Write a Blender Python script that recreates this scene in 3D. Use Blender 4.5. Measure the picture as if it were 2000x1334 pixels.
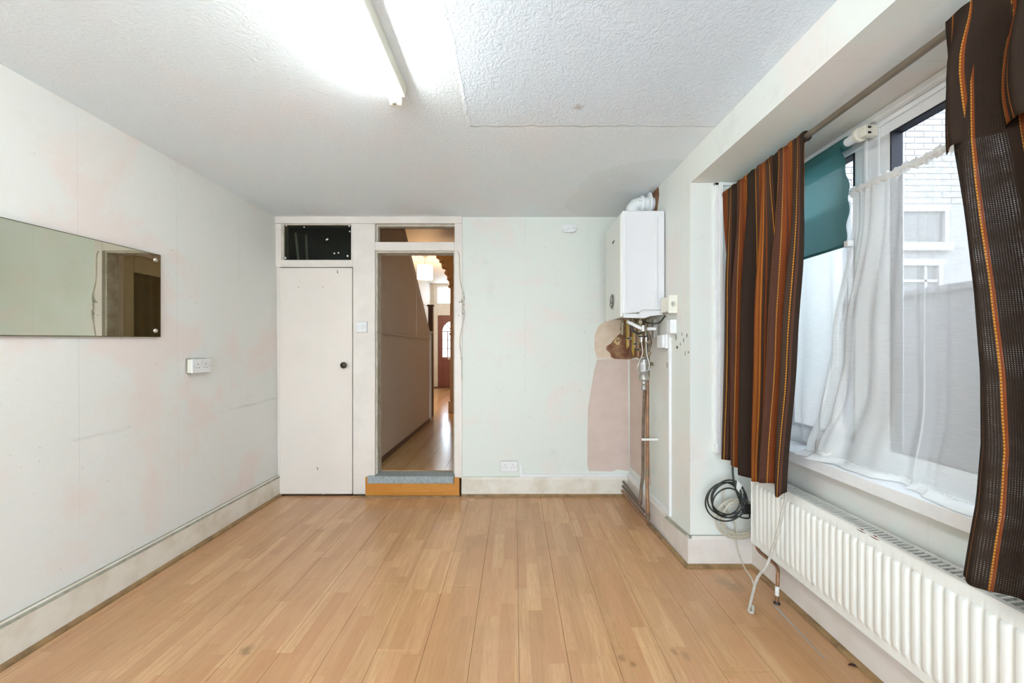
import bpy, bmesh, math, random
from mathutils import Vector, Matrix
random.seed(7)
for o in list(bpy.data.objects):
    bpy.data.objects.remove(o)
SC = bpy.context.scene
COL = SC.collection

# ------------------------------------------------------------------ camera
F = 785.0                      # focal length in pixels of the 2000x1334 frame
CX, CY, CAMZ = 1005.0, 683.0, 1.25
cam_data = bpy.data.cameras.new('camera')
cam_data.sensor_width = 36.0
cam_data.lens = F / 2000.0 * 36.0
cam_data.shift_x = -(CX - 1000.0) / 2000.0
cam_data.shift_y = (CY - 667.0) / 2000.0
cam_data.clip_start = 0.02
cam = bpy.data.objects.new('camera', cam_data)
COL.objects.link(cam)
cam.location = (0, 0, CAMZ)
cam.rotation_euler = (math.pi / 2, 0, 0)
SC.camera = cam

# ------------------------------------------------------------------ sky, exposure
world = bpy.data.worlds.new('overcast_sky')
SC.world = world
world.use_nodes = True
bg = world.node_tree.nodes['Background']
bg.inputs['Color'].default_value = (0.85, 0.965, 1.095, 1)
bg.inputs['Strength'].default_value = 5.0
TUBE_EMIT = 32.0
SC.view_settings.view_transform = 'Standard'
SC.view_settings.look = 'None'
SC.view_settings.exposure = 1.0
SC.view_settings.gamma = 1.0
SC.view_settings.use_curve_mapping = False

def at(x, y, Y):
    """room point at depth Y (metres from the camera plane) for a spot measured in the photograph"""
    return Vector(((x - CX) * Y / F, Y, CAMZ - (y - CY) * Y / F))
def at_x(x, y, X):
    return at(x, y, X * F / (x - CX))

# ------------------------------------------------------------------ materials
class NT:
    def __init__(s, name):
        s.m = bpy.data.materials.new(name)
        s.m.use_nodes = True
        s.t = s.m.node_tree
        s.t.nodes.clear()
        s.out = s.t.nodes.new('ShaderNodeOutputMaterial')
    def n(s, typ, **kw):
        nd = s.t.nodes.new(typ)
        for k, v in kw.items():
            setattr(nd, k, v)
        return nd
    def put(s, sock, v):
        if isinstance(v, bpy.types.NodeSocket):
            s.t.links.new(v, sock)
        elif isinstance(v, (tuple, list)):
            sock.default_value = tuple(v) + ((1,) if len(v) == 3 and sock.type == 'RGBA' else ())
        else:
            sock.default_value = v
    def pos(s):
        return s.n('ShaderNodeNewGeometry').outputs['Position']
    def xyz(s, v=None):
        nd = s.n('ShaderNodeSeparateXYZ')
        s.put(nd.inputs[0], v if v is not None else s.pos())
        return nd.outputs
    def comb(s, x, y, z):
        nd = s.n('ShaderNodeCombineXYZ')
        for i, v in enumerate((x, y, z)):
            s.put(nd.inputs[i], v)
        return nd.outputs[0]
    def math(s, op, a, b=0.0, c=0.0):
        nd = s.n('ShaderNodeMath', operation=op)
        s.put(nd.inputs[0], a); s.put(nd.inputs[1], b); s.put(nd.inputs[2], c)
        return nd.outputs[0]
    def scale(s, vec, xyz):
        nd = s.n('ShaderNodeVectorMath', operation='MULTIPLY')
        s.put(nd.inputs[0], vec); nd.inputs[1].default_value = xyz
        return nd.outputs[0]
    def noise(s, vec, scale, detail=4, rough=0.55, dist=0.0):
        nd = s.n('ShaderNodeTexNoise')
        s.put(nd.inputs['Vector'], vec)
        nd.inputs['Scale'].default_value = scale
        nd.inputs['Detail'].default_value = detail
        nd.inputs['Roughness'].default_value = rough
        nd.inputs['Distortion'].default_value = dist
        return nd.outputs['Fac']
    def ramp(s, fac, stops, const=False):
        nd = s.n('ShaderNodeValToRGB')
        if const:
            nd.color_ramp.interpolation = 'CONSTANT'
        e = nd.color_ramp.elements
        while len(e) < len(stops):
            e.new(0.5)
        for i, (p, c) in enumerate(stops):
            e[i].position = p
            e[i].color = tuple(c) + (1,) if isinstance(c, (tuple, list)) else (c, c, c, 1)
        s.put(nd.inputs[0], fac)
        return nd.outputs[0]
    def mix(s, fac, a, b):
        nd = s.n('ShaderNodeMix', data_type='RGBA')
        s.put(nd.inputs[0], fac); s.put(nd.inputs[6], a); s.put(nd.inputs[7], b)
        return nd.outputs[2]
    def maprange(s, v, a, b, c=0.0, d=1.0):
        nd = s.n('ShaderNodeMapRange')
        s.put(nd.inputs[0], v)
        for i, q in enumerate((a, b, c, d)):
            nd.inputs[i + 1].default_value = q
        return nd.outputs[0]
    def bump(s, h, strength=0.3, dist=0.01, normal=None):
        nd = s.n('ShaderNodeBump')
        s.put(nd.inputs['Height'], h)
        s.put(nd.inputs['Strength'], strength)
        nd.inputs['Distance'].default_value = dist
        if normal is not None:
            s.put(nd.inputs['Normal'], normal)
        return nd.outputs[0]
    def bsdf(s, col, rough=0.6, spec=0.4, metal=0.0, normal=None, emit=None, estr=0.0):
        nd = s.n('ShaderNodeBsdfPrincipled')
        s.put(nd.inputs['Base Color'], col)
        s.put(nd.inputs['Roughness'], rough)
        s.put(nd.inputs['Metallic'], metal)
        s.put(nd.inputs['Specular IOR Level'], spec)
        if normal is not None:
            s.put(nd.inputs['Normal'], normal)
        if emit is not None:
            s.put(nd.inputs['Emission Color'], emit)
            nd.inputs['Emission Strength'].default_value = estr
        return nd.outputs[0]
    def finish(s, shader):
        s.t.links.new(shader, s.out.inputs['Surface'])
        return s.m

def plain(name, col, rough=0.5, spec=0.4, metal=0.0, grime=0.12, gscale=9.0, bump=0.0, bscale=80, dark=None):
    """painted / plastic / metal surface with faint uneven dirt"""
    t = NT(name)
    p = t.pos()
    c = col
    if grime:
        f = t.ramp(t.noise(p, gscale, 6, 0.6), [(0.42, 0.0), (0.72, 1.0)])
        d = dark or tuple(q * 0.6 for q in col)
        c = t.mix(t.math('MULTIPLY', f, grime), col, d)
    nrm = t.bump(t.noise(p, bscale, 3), bump, 0.004) if bump else None
    return t.finish(t.bsdf(c, rough, spec, metal, nrm))

def wall_paint(name, base, blot, seam_axis=None, seam_off=0.0, fine=0.10, blot_amt=0.55, wear=0.35, scuff=None):
    t = NT(name)
    p = t.pos()
    n1 = t.noise(p, 1.7, 5, 0.62, 0.4)
    c = t.mix(t.math('MULTIPLY', t.ramp(n1, [(0.50, 0.0), (0.60, 1.0)]), blot_amt), base, blot)
    n2 = t.noise(p, 4.3, 8, 0.68)
    c = t.mix(t.math('MULTIPLY', t.ramp(n2, [(0.58, 0.0), (0.80, 1.0)]), wear), c, tuple(q * 0.72 for q in base))
    speck = t.ramp(t.noise(p, 42, 2, 0.4), [(0.76, 0.0), (0.79, 1.0)])
    c = t.mix(t.math('MULTIPLY', speck, 0.35), c, (0.25, 0.23, 0.2))
    h = t.noise(p, 160, 3, 0.6)
    if scuff:
        q = t.xyz(p)
        band = t.maprange(t.math('ABSOLUTE', t.math('SUBTRACT', t.math('ADD', q[2], t.math('MULTIPLY', t.noise(t.comb(0.0, q[1], 0.0), 2.5, 2), 0.03)), scuff + 0.015)), 0.016, 0.002)
        pres = t.ramp(t.noise(t.comb(0.0, q[1], t.math('MULTIPLY', q[2], 9)), 2.2, 4), [(0.50, 0.0), (0.66, 1.0)])
        c = t.mix(t.math('MULTIPLY', t.math('MULTIPLY', band, pres), 0.38), c, (0.34, 0.34, 0.31))
    if seam_axis is not None:
        a = t.xyz(p)[seam_axis]
        m = t.math('ABSOLUTE', t.math('SUBTRACT', t.math('FRACT', t.math('DIVIDE', t.math('SUBTRACT', a, seam_off - 0.276), 0.552)), 0.5))
        line = t.maprange(m, 0.0, 0.0035, 1.0, 0.0)
        broken = t.ramp(t.noise(p, 3.1, 3), [(0.42, 0.15), (0.58, 1.0)])
        line = t.math('MULTIPLY', line, broken)
        c = t.mix(t.math('MULTIPLY', line, 0.45), c, tuple(q * 0.55 for q in base))
    return t.finish(t.bsdf(c, 0.62, 0.3, 0, t.bump(h, fine, 0.003)))

MINT, PINK = (0.725, 0.755, 0.69), (0.79, 0.68, 0.63)
M = {}
M['wall_left'] = wall_paint('pale_wallpaper_side', (0.765, 0.765, 0.725), (0.80, 0.69, 0.64), 1, 1.878, 0.35, 0.75, 0.22, scuff=0.83)
M['wall_back'] = wall_paint('mint_wallpaper_end', MINT, PINK, 0, 0.088, 0.14, 0.55, 0.40)
M['wall_right'] = wall_paint('mint_wallpaper_pier', (0.74, 0.76, 0.705), PINK, 1, 2.45, 0.14, 0.45, 0.45)
M['cream_paint'] = plain('cream_gloss_paint', (0.80, 0.735, 0.665), 0.38, 0.45, 0, 0.25, 5.0)
M['cream_door'] = plain('cream_door_paint', (0.80, 0.728, 0.655), 0.42, 0.45, 0, 0.10, 4.0, 0.05, 60)
M['worn_jamb'] = plain('worn_bare_jamb', (0.62, 0.575, 0.49), 0.55, 0.3, 0, 0.75, 14, 0.1, 60, (0.36, 0.30, 0.20))
M['skirting'] = plain('scuffed_skirting_paint', (0.78, 0.73, 0.64), 0.45, 0.4, 0, 0.75, 5.5, 0.08, 40, (0.56, 0.47, 0.34))
M['skirting_pink'] = plain('pinkish_skirting_paint', (0.76, 0.70, 0.645), 0.45, 0.4, 0, 0.4, 6, 0.08, 40, (0.50, 0.43, 0.34))
M['quadrant'] = plain('stained_quadrant_wood', (0.33, 0.20, 0.09), 0.5, 0.4, 0, 0.8, 12, 0, 0, (0.10, 0.06, 0.03))
M['white_plastic'] = plain('white_plastic', (0.80, 0.80, 0.79), 0.35, 0.5, 0, 0.10, 8)
M['cream_plastic'] = plain('aged_cream_plastic', (0.78, 0.75, 0.64), 0.4, 0.45, 0, 0.15, 10)
M['boiler_white'] = plain('white_boiler_enamel', (0.72, 0.71, 0.715), 0.28, 0.5, 0, 0.05, 5)
M['boiler_front'] = plain('warm_white_boiler_front', (0.72, 0.725, 0.67), 0.3, 0.5, 0, 0.05, 5)
M['upvc'] = plain('white_window_frame', (0.80, 0.815, 0.82), 0.35, 0.5, 0, 0.2, 7)
M['sill'] = plain('dusty_white_sill', (0.79, 0.80, 0.80), 0.45, 0.4, 0, 0.3, 6)
M['gasket'] = plain('black_rubber', (0.02, 0.02, 0.028), 0.6, 0.3, 0, 0)
M['black_plastic'] = plain('black_plastic', (0.018, 0.018, 0.018), 0.35, 0.4, 0, 0)
M['dark_hole'] = plain('dark_socket_hole', (0.04, 0.035, 0.035), 0.7, 0.2, 0, 0)
M['dark_bronze'] = plain('dark_bronze_metal', (0.06, 0.05, 0.035), 0.35, 0.5, 0.6, 0.2)
M['rod'] = plain('tarnished_brown_rod', (0.20, 0.165, 0.12), 0.4, 0.5, 0.5, 0.5, 20)
M['chrome'] = plain('chrome', (0.75, 0.74, 0.70), 0.18, 0.5, 1.0, 0)
M['steel'] = plain('dull_steel', (0.42, 0.40, 0.36), 0.4, 0.5, 0.55, 0.6, 45)
M['brass'] = plain('dirty_brass', (0.30, 0.24, 0.145), 0.45, 0.5, 0.45, 0.8, 45)
M['copper'] = plain('tarnished_copper', (0.36, 0.19, 0.10), 0.42, 0.5, 0.45, 0.7, 25, 0, 0, (0.15, 0.085, 0.05))
M['old_pipe'] = plain('dark_old_pipe', (0.21, 0.155, 0.11), 0.5, 0.4, 0.3, 0.7, 25, 0, 0, (0.08, 0.055, 0.04))
M['paint_white'] = plain('white_gloss_paint', (0.80, 0.80, 0.77), 0.4, 0.45, 0, 0.25, 8)
M['radiator'] = plain('off_white_radiator_enamel', (0.79, 0.80, 0.755), 0.34, 0.5, 0, 0.18, 6, 0, 0, (0.68, 0.58, 0.48))
M['radiator_lip'] = plain('radiator_top_enamel', (0.78, 0.765, 0.71), 0.36, 0.5, 0, 0.25, 6)
M['rust'] = plain('rust_chip', (0.10, 0.025, 0.012), 0.8, 0.2, 0, 0.4, 60)
M['black_cable'] = plain('black_cable', (0.022, 0.026, 0.022), 0.45, 0.4, 0, 0)
M['white_cable'] = plain('dirty_white_cable', (0.60, 0.54, 0.43), 0.5, 0.4, 0, 0.5, 30)
M['grey_cable'] = plain('grimy_grey_cable', (0.55, 0.52, 0.46), 0.5, 0.4, 0, 0.6, 40)
M['plaster'] = plain('bare_pink_plaster', (0.66, 0.54, 0.475), 0.85, 0.2, 0, 0.35, 7, 0.25, 70, (0.50, 0.39, 0.33))
M['old_paper'] = plain('aged_backing_paper', (0.72, 0.60, 0.47), 0.85, 0.2, 0, 0.7, 10, 0.2, 60, (0.60, 0.44, 0.29))
M['brown_stain'] = plain('brown_damp_brickwork', (0.20, 0.085, 0.05), 0.8, 0.25, 0, 0.8, 14, 0.6, 60, (0.42, 0.26, 0.13))
M['foam'] = plain('crumbly_filler', (0.74, 0.55, 0.30), 0.9, 0.2, 0, 0.7, 70, 0.8, 90)
M['threshold'] = plain('grey_painted_threshold', (0.36, 0.40, 0.40), 0.5, 0.4, 0, 0.8, 45, 0.1, 60, (0.20, 0.22, 0.22))
M['hall_panel'] = plain('taupe_hall_panelling', (0.72, 0.58, 0.465), 0.55, 0.35, 0, 0.1, 6, 0.12, 140)
M['hall_wall'] = plain('hall_wall_paint', (0.72, 0.68, 0.63), 0.6, 0.3, 0, 0.1, 4)
M['hall_dark'] = plain('cupboard_dark_lining', (0.13, 0.14, 0.125), 0.8, 0.2, 0, 0.5, 6)
M['dark_wood'] = plain('dark_varnished_wood', (0.11, 0.05, 0.03), 0.35, 0.5, 0, 0.3, 20)
M['mahogany'] = plain('mahogany_door', (0.22, 0.075, 0.06), 0.35, 0.5, 0, 0.3, 12)
M['pine'] = plain('orange_pine', (0.50, 0.25, 0.08), 0.4, 0.45, 0, 0.5, 8, 0, 0, (0.30, 0.13, 0.04))
M['olive_stile'] = plain('olive_cream_stile', (0.60, 0.52, 0.36), 0.5, 0.4, 0, 0.15)
M['door_curtain'] = plain('brown_door_curtain', (0.22, 0.185, 0.11), 0.85, 0.1, 0, 0.3, 9)
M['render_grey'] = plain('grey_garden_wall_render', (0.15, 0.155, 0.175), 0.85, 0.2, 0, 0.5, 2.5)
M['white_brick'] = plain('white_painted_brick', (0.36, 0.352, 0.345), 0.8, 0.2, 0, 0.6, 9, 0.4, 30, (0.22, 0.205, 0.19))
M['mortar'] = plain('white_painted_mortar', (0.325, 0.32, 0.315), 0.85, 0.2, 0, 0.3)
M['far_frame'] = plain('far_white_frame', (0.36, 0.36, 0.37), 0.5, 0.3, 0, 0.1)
M['paving'] = plain('grey_yard_paving', (0.32, 0.32, 0.31), 0.85, 0.2, 0, 0.4, 3)
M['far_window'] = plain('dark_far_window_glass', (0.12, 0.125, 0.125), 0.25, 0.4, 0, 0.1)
M['leaf'] = plain('dry_dark_leaf', (0.05, 0.02, 0.015), 0.6, 0.3, 0, 0)
M['label_white'] = plain('paper_label', (0.78, 0.78, 0.76), 0.7, 0.2, 0, 0.1)
M['dust_shadow'] = plain('grey_olive_dust_shadow', (0.36, 0.35, 0.28), 0.9, 0.1, 0, 0.6, 30, 0, 0, (0.16, 0.15, 0.11))  # colours dusty ledges and the shadow lines painted by plates and sill
M['chip'] = plain('grey_chipped_paint', (0.42, 0.39, 0.33), 0.8, 0.2, 0, 0.6, 80, 0, 0, (0.15, 0.12, 0.10))
M['gouge'] = plain('dark_wall_gouge', (0.16, 0.12, 0.08), 0.9, 0.1, 0, 0.5, 60)
M['chip_green'] = plain('grey_green_chipped_layer', (0.30, 0.33, 0.29), 0.9, 0.1, 0, 0.4, 50)
M['batten'] = plain('pale_timber_batten', (0.75, 0.74, 0.68), 0.7, 0.2, 0, 0.3)
M['yellow_plastic'] = plain('yellow_foam_drip', (0.55, 0.40, 0.06), 0.6, 0.3, 0, 0.2)

def tube_mat():
    t = NT('glowing_fluorescent_tube')
    e = t.n('ShaderNodeEmission')
    e.inputs[0].default_value = (0.95, 1.0, 1.0, 1)
    e.inputs[1].default_value = TUBE_EMIT
    return t.finish(e.outputs[0])
M['tube'] = tube_mat()
def shade_mat():
    t = NT('lit_lampshade')
    return t.finish(t.bsdf((0.85, 0.78, 0.62), 0.8, 0.2, 0, None, (1.0, 0.88, 0.68), 2.2))
M['lampshade'] = shade_mat()

def ceiling_mat():
    t = NT('artex_ceiling_paint')
    p = t.pos()
    x, y, z = t.xyz(p)
    n1 = t.noise(p, 1.5, 5, 0.6)
    c = t.mix(t.ramp(n1, [(0.45, 0.0), (0.62, 1.0)]), (0.775, 0.835, 0.865), (0.80, 0.81, 0.83))
    # the re-papered rectangle with its coarser relief
    wob = t.math('MULTIPLY', t.math('SUBTRACT', t.noise(p, 9, 4), 0.5), 0.06)
    ex = t.maprange(t.math('ADD', x, wob), -0.235, -0.225)
    ey = t.maprange(t.math('ADD', y, wob), 2.050, 2.015)
    eyc = t.maprange(t.math('ADD', y, t.math('MULTIPLY', wob, 4.0)), 2.15, 1.75)
    zone = t.math('MULTIPLY', ex, ey)
    c = t.mix(t.math('MULTIPLY', t.math('MULTIPLY', zone, eyc), 0.8), c, (0.76, 0.85, 0.94))  # bluish cast of window daylight painted into the rectangle's colour
    # damp ring by the flue corner
    dx = t.math('SUBTRACT', x, 0.98); dy = t.math('SUBTRACT', y, 3.0)
    d = t.math('SQRT', t.math('ADD', t.math('MULTIPLY', dx, dx), t.math('MULTIPLY', dy, dy)))
    d = t.math('ADD', d, t.math('MULTIPLY', t.math('SUBTRACT', t.noise(p, 3, 3), 0.5), 0.25))
    ring = t.maprange(d, 0.60, 0.585)
    c = t.mix(t.math('MULTIPLY', ring, 0.16), c, (0.55, 0.57, 0.52))
    # small brown stain round an old hook
    dx = t.math('SUBTRACT', x, 0.30); dy = t.math('SUBTRACT', y, 1.883)
    d2 = t.math('SQRT', t.math('ADD', t.math('MULTIPLY', dx, dx), t.math('MULTIPLY', t.math('MULTIPLY', dy, dy), 1.2)))
    d2 = t.math('ADD', d2, t.math('MULTIPLY', t.math('SUBTRACT', t.noise(p, 60, 3), 0.5), 0.03))
    c = t.mix(t.math('MULTIPLY', t.maprange(d2, 0.030, 0.008), 0.6), c, (0.38, 0.33, 0.28))
    fine = t.noise(p, 75, 5, 0.6, 0.3)
    coarse = t.noise(t.scale(p, (1, 0.7, 1)), 46, 6, 0.62, 1.2)
    edge = t.math('ADD',
        t.math('MULTIPLY', t.maprange(t.math('ABSOLUTE', t.math('SUBTRACT', t.math('ADD', x, wob), -0.23)), 0.012, 0.0), ey),
        t.math('MULTIPLY', t.maprange(t.math('ABSOLUTE', t.math('SUBTRACT', t.math('ADD', y, wob), 2.035)), 0.012, 0.0), ex))
    h = t.math('ADD', t.math('MULTIPLY', fine, 1.1), t.math('MULTIPLY', t.math('MULTIPLY', coarse, zone), 2.6))
    h = t.math('ADD', h, t.math('MULTIPLY', edge, 0.9))
    return t.finish(t.bsdf(c, 0.75, 0.25, 0, t.bump(h, 0.55, 0.006)))
M['ceiling'] = ceiling_mat()

def wood_mat(name, light, dark, strip, blk, along, rough=0.3, joint=0.55, stain=None, worn=1.0):
    """three-strip laminate print: staggered blocks of beech with grain. along = 1: strips run along Y, 0: along X"""
    t = NT(name)
    p = t.pos()
    x, y, z = t.xyz(p)
    a, b = (y, x) if along == 1 else (x, z)
    row = t.math('FLOOR', t.math('DIVIDE', b, strip))
    rnd = t.math('FRACT', t.math('MULTIPLY', t.math('SINE', t.math('MULTIPLY', row, 12.9898)), 43758.5))
    u = t.math('ADD', t.math('DIVIDE', a, blk), t.math('MULTIPLY', rnd, 3.7))
    blkid = t.math('FLOOR', u)
    hsh = t.math('FRACT', t.math('MULTIPLY', t.math('SINE', t.math('ADD', t.math('MULTIPLY', row, 78.233), t.math('MULTIPLY', blkid, 37.719))), 15731.7))
    g = t.noise(t.comb(t.math('ADD', t.math('MULTIPLY', b, 24), t.math('MULTIPLY', hsh, 40)), t.math('MULTIPLY', a, 1.6), t.math('MULTIPLY', hsh, 9)), 1.6, 6, 0.62, 1.3)
    rings = t.noise(t.comb(t.math('ADD', t.math('MULTIPLY', b, 22), t.math('MULTIPLY', hsh, 70)), t.math('MULTIPLY', a, 1.5), hsh), 1.0, 2, 0.45, 0.5)
    rings = t.math('ABSOLUTE', t.math('SINE', t.math('MULTIPLY', rings, 40)))
    mid = tuple(l * 0.42 + d * 0.58 for l, d in zip(light, dark))
    c = t.mix(t.ramp(hsh, [(0.0, 0.0), (1.0, 1.0)]), light, mid)
    c = t.mix(t.math('MULTIPLY', t.ramp(g, [(0.38, 0.0), (0.68, 1.0)]), 0.50), c, dark)
    c = t.mix(t.math('MULTIPLY', t.ramp(rings, [(0.0, 1.0), (0.45, 0.25), (1.0, 0.0)]), 0.30), c, dark)
    hs2 = t.math('FRACT', t.math('MULTIPLY', hsh, 7.31))
    c = t.mix(t.math('MULTIPLY', t.ramp(hs2, [(0.45, 0.0), (0.95, 1.0)]), 0.45), c, tuple(q * k for q, k in zip(mid, (1.05, 0.92, 0.95))))
    # printed joints between strips and blocks
    e1 = t.math('ABSOLUTE', t.math('SUBTRACT', t.math('FRACT', t.math('DIVIDE', b, strip)), 0.5))
    e2 = t.math('ABSOLUTE', t.math('SUBTRACT', t.math('FRACT', u), 0.5))
    ln = t.math('MAXIMUM', t.maprange(e1, 0.485, 0.5), t.maprange(e2, 0.4975, 0.5))
    c = t.mix(t.math('MULTIPLY', ln, 0.30), c, dark)
    # dull worn patches and dirt
    w = t.ramp(t.noise(p, 1.1, 2, 0.5), [(0.30, 0.0), (0.72, 1.0)])
    c = t.mix(t.math('MULTIPLY', w, 0.38 * worn), c, (0.50, 0.285, 0.19))
    d = t.ramp(t.noise(p, 2.6, 6, 0.6), [(0.50, 0.0), (0.95, 1.0)])
    c = t.mix(t.math('MULTIPLY', d, 0.40 * worn), c, (0.30, 0.18, 0.10))
    if stain:
        for (sx, sy, r, col) in stain:
            dx = t.math('SUBTRACT', x, sx); dy = t.math('MULTIPLY', t.math('SUBTRACT', y, sy), 0.8)
            dd = t.math('SQRT', t.math('ADD', t.math('MULTIPLY', dx, dx), t.math('MULTIPLY', dy, dy)))
            dd = t.math('ADD', dd, t.math('MULTIPLY', t.math('SUBTRACT', t.noise(p, 45, 4), 0.5), r * 2.2))
            c = t.mix(t.math('MULTIPLY', t.maprange(dd, r * 1.25, r * 0.2), 0.6), c, col)
    return t.finish(t.bsdf(c, rough, 0.45, 0, t.bump(g, 0.04, 0.002)))
M['laminate'] = wood_mat('beech_laminate', (0.70, 0.425, 0.212), (0.40, 0.195, 0.078), 0.0657, 0.42, 1, 0.24,
    stain=[(-1.114, 1.672, 0.026, (0.20, 0.14, 0.07)), (0.435, 1.63, 0.018, (0.26, 0.14, 0.07)), (0.47, 1.60, 0.014, (0.24, 0.13, 0.06)), (0.66, 1.66, 0.016, (0.30, 0.17, 0.09)), (0.70, 1.64, 0.02, (0.30, 0.17, 0.09)), (1.12, 2.17, 0.05, (0.34, 0.24, 0.13)), (1.16, 2.12, 0.04, (0.34, 0.23, 0.13))])
M['hall_laminate'] = wood_mat('golden_oak_laminate', (0.60, 0.39, 0.18), (0.42, 0.22, 0.08), 0.096, 1.3, 1, 0.19, worn=0.4)
M['step_wood'] = wood_mat('orange_step_laminate', (0.66, 0.30, 0.05), (0.42, 0.15, 0.015), 0.042, 0.30, 0, 0.3, worn=0.15)
M['joint'] = plain('dark_floor_joint', (0.34, 0.21, 0.13), 0.8, 0.2, 0, 0)

def glass_mat(name, tint, gloss=1.0):
    t = NT(name)
    tr = t.n('ShaderNodeBsdfTransparent'); tr.inputs[0].default_value = tint + (1,)
    gl = t.n('ShaderNodeBsdfGlossy'); gl.inputs['Roughness'].default_value = 0.02
    lw = t.n('ShaderNodeLayerWeight'); lw.inputs[0].default_value = 0.5
    fres = t.math('ADD', 0.025, t.math('MULTIPLY', t.math('POWER', lw.outputs['Facing'], 5.0), 0.55))
    mx = t.n('ShaderNodeMixShader')
    t.put(mx.inputs[0], t.math('MULTIPLY', fres, gloss))
    t.t.links.new(tr.outputs[0], mx.inputs[1]); t.t.links.new(gl.outputs[0], mx.inputs[2])
    return t.finish(mx.outputs[0])
M['glass'] = glass_mat('clear_glass', (0.95, 0.965, 0.96))
M['glass_dimming'] = glass_mat('dimming_window_glass', (0.78, 0.79, 0.80))  # tint darkened to dim the over-bright yard view
M['glass_brown'] = glass_mat('dusty_transom_glass', (0.72, 0.66, 0.60))
M['glass_dark'] = glass_mat('blackened_transom_glass', (0.52, 0.55, 0.50))

def mirror_mat():
    t = NT('aged_mirror')
    g = t.n('ShaderNodeBsdfGlossy')
    p = t.pos()
    c = t.mix(t.ramp(t.noise(p, 3, 4), [(0.4, 0.0), (0.7, 1.0)]), (0.66, 0.655, 0.555), (0.62, 0.60, 0.49))
    t.put(g.inputs['Color'], c)
    g.inputs['Roughness'].default_value = 0.015
    return t.finish(g.outputs[0])
M['mirror'] = mirror_mat()
M['mirror_edge'] = plain('olive_mirror_edge', (0.10, 0.09, 0.035), 0.25, 0.5, 0.2, 0.2)

def cloth_mat(name, open_weave=0.0, brown=False):
    """striped hand-woven cloth: UV in metres (u across, v down)"""
    t = NT(name)
    uv = t.n('ShaderNodeUVMap').outputs[0]
    sep = t.xyz(uv); u, v = sep[0], sep[1]
    wob = t.math('MULTIPLY', t.math('SUBTRACT', t.noise(t.comb(t.math('MULTIPLY', u, 8), v, 0.0), 3, 2), 0.5), 0.006)
    PER = 0.27
    ph = t.math('FRACT', t.math('DIVIDE', t.math('ADD', u, wob), PER))
    DB, PL, RU, BR, OR = (0.040, 0.026, 0.018), (0.105, 0.045, 0.030), (0.25, 0.062, 0.018), (0.072, 0.042, 0.028), (0.30, 0.10, 0.02)
    if brown:
        c = t.ramp(ph, [(0.0, DB), (0.21, BR), (0.225, RU), (0.27, DB), (0.34, RU), (0.365, DB), (0.59, RU), (0.625, DB), (0.82, RU), (0.84, DB)], True)
    else: c = t.ramp(ph, [(0.0, DB), (0.22, PL), (0.36, RU), (0.44, PL), (0.46, RU), (0.52, OR), (0.56, RU), (0.62, BR), (0.66, RU), (0.685, BR), (0.80, DB), (0.84, PL), (0.88, DB)], True)
    fine = t.noise(t.comb(t.math('MULTIPLY', u, 420), t.math('MULTIPLY', v, 3), 0.0), 1.0, 2)
    c = t.mix(t.ramp(fine, [(0.45, 0.0), (0.75, 0.35)]), c, (0.03, 0.018, 0.012))
    st = None
    for s0 in (0.215, 0.345, 0.60, 0.815):
        m = t.maprange(t.math('ABSOLUTE', t.math('SUBTRACT', ph, s0)), 0.0068 if brown else 0.0105, 0.005 if brown else 0.007)
        st = m if st is None else t.math('MAXIMUM', st, m)
    dash = t.maprange(t.math('ABSOLUTE', t.math('SUBTRACT', t.math('FRACT', t.math('DIVIDE', v, 0.0085 if brown else 0.0115)), 0.5)), 0.42, 0.36)
    st = t.math('MULTIPLY', st, dash)
    c = t.mix(st, c, (0.62, 0.25, 0.035))
    wv = t.math('MULTIPLY', t.math('SINE', t.math('MULTIPLY', u, 2400)), t.math('SINE', t.math('MULTIPLY', v, 2400)))
    h = t.math('ADD', t.math('MULTIPLY', wv, 0.15), t.math('MULTIPLY', st, 2.0))
    d = t.bsdf(c, 0.9, 0.1, 0, t.bump(h, 0.5, 0.0015))
    tl = t.n('ShaderNodeBsdfTranslucent'); t.put(tl.inputs[0], c)
    mx = t.n('ShaderNodeMixShader'); mx.inputs[0].default_value = 0.22
    t.t.links.new(d, mx.inputs[1]); t.t.links.new(tl.outputs[0], mx.inputs[2])
    sh = mx.outputs[0]
    if open_weave:
        tr = t.n('ShaderNodeBsdfTransparent')
        gx = t.math('FRACT', t.math('MULTIPLY', u, 210)); gy = t.math('FRACT', t.math('MULTIPLY', v, 190))
        hole = t.math('MULTIPLY', t.math('GREATER_THAN', gx, 0.62), t.math('GREATER_THAN', gy, 0.60))
        hole = t.math('MULTIPLY', hole, t.ramp(t.noise(uv, 14, 3), [(0.35, 0.2), (0.65, 1.0)]))
        inv = t.math('SUBTRACT', 1.0, st)
        m2 = t.n('ShaderNodeMixShader')
        t.put(m2.inputs[0], t.math('MULTIPLY', t.math('MULTIPLY', hole, inv), open_weave))
        t.t.links.new(sh, m2.inputs[1]); t.t.links.new(tr.outputs[0], m2.inputs[2])
        sh = m2.outputs[0]
    return t.finish(sh)
M['stripe_cloth'] = cloth_mat('brown_rust_striped_cloth')
M['stripe_open'] = cloth_mat('brown_open_weave_cloth', 0.9, True)
M['stripe_brown'] = cloth_mat('dark_brown_striped_cloth', 0.0, True)

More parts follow.
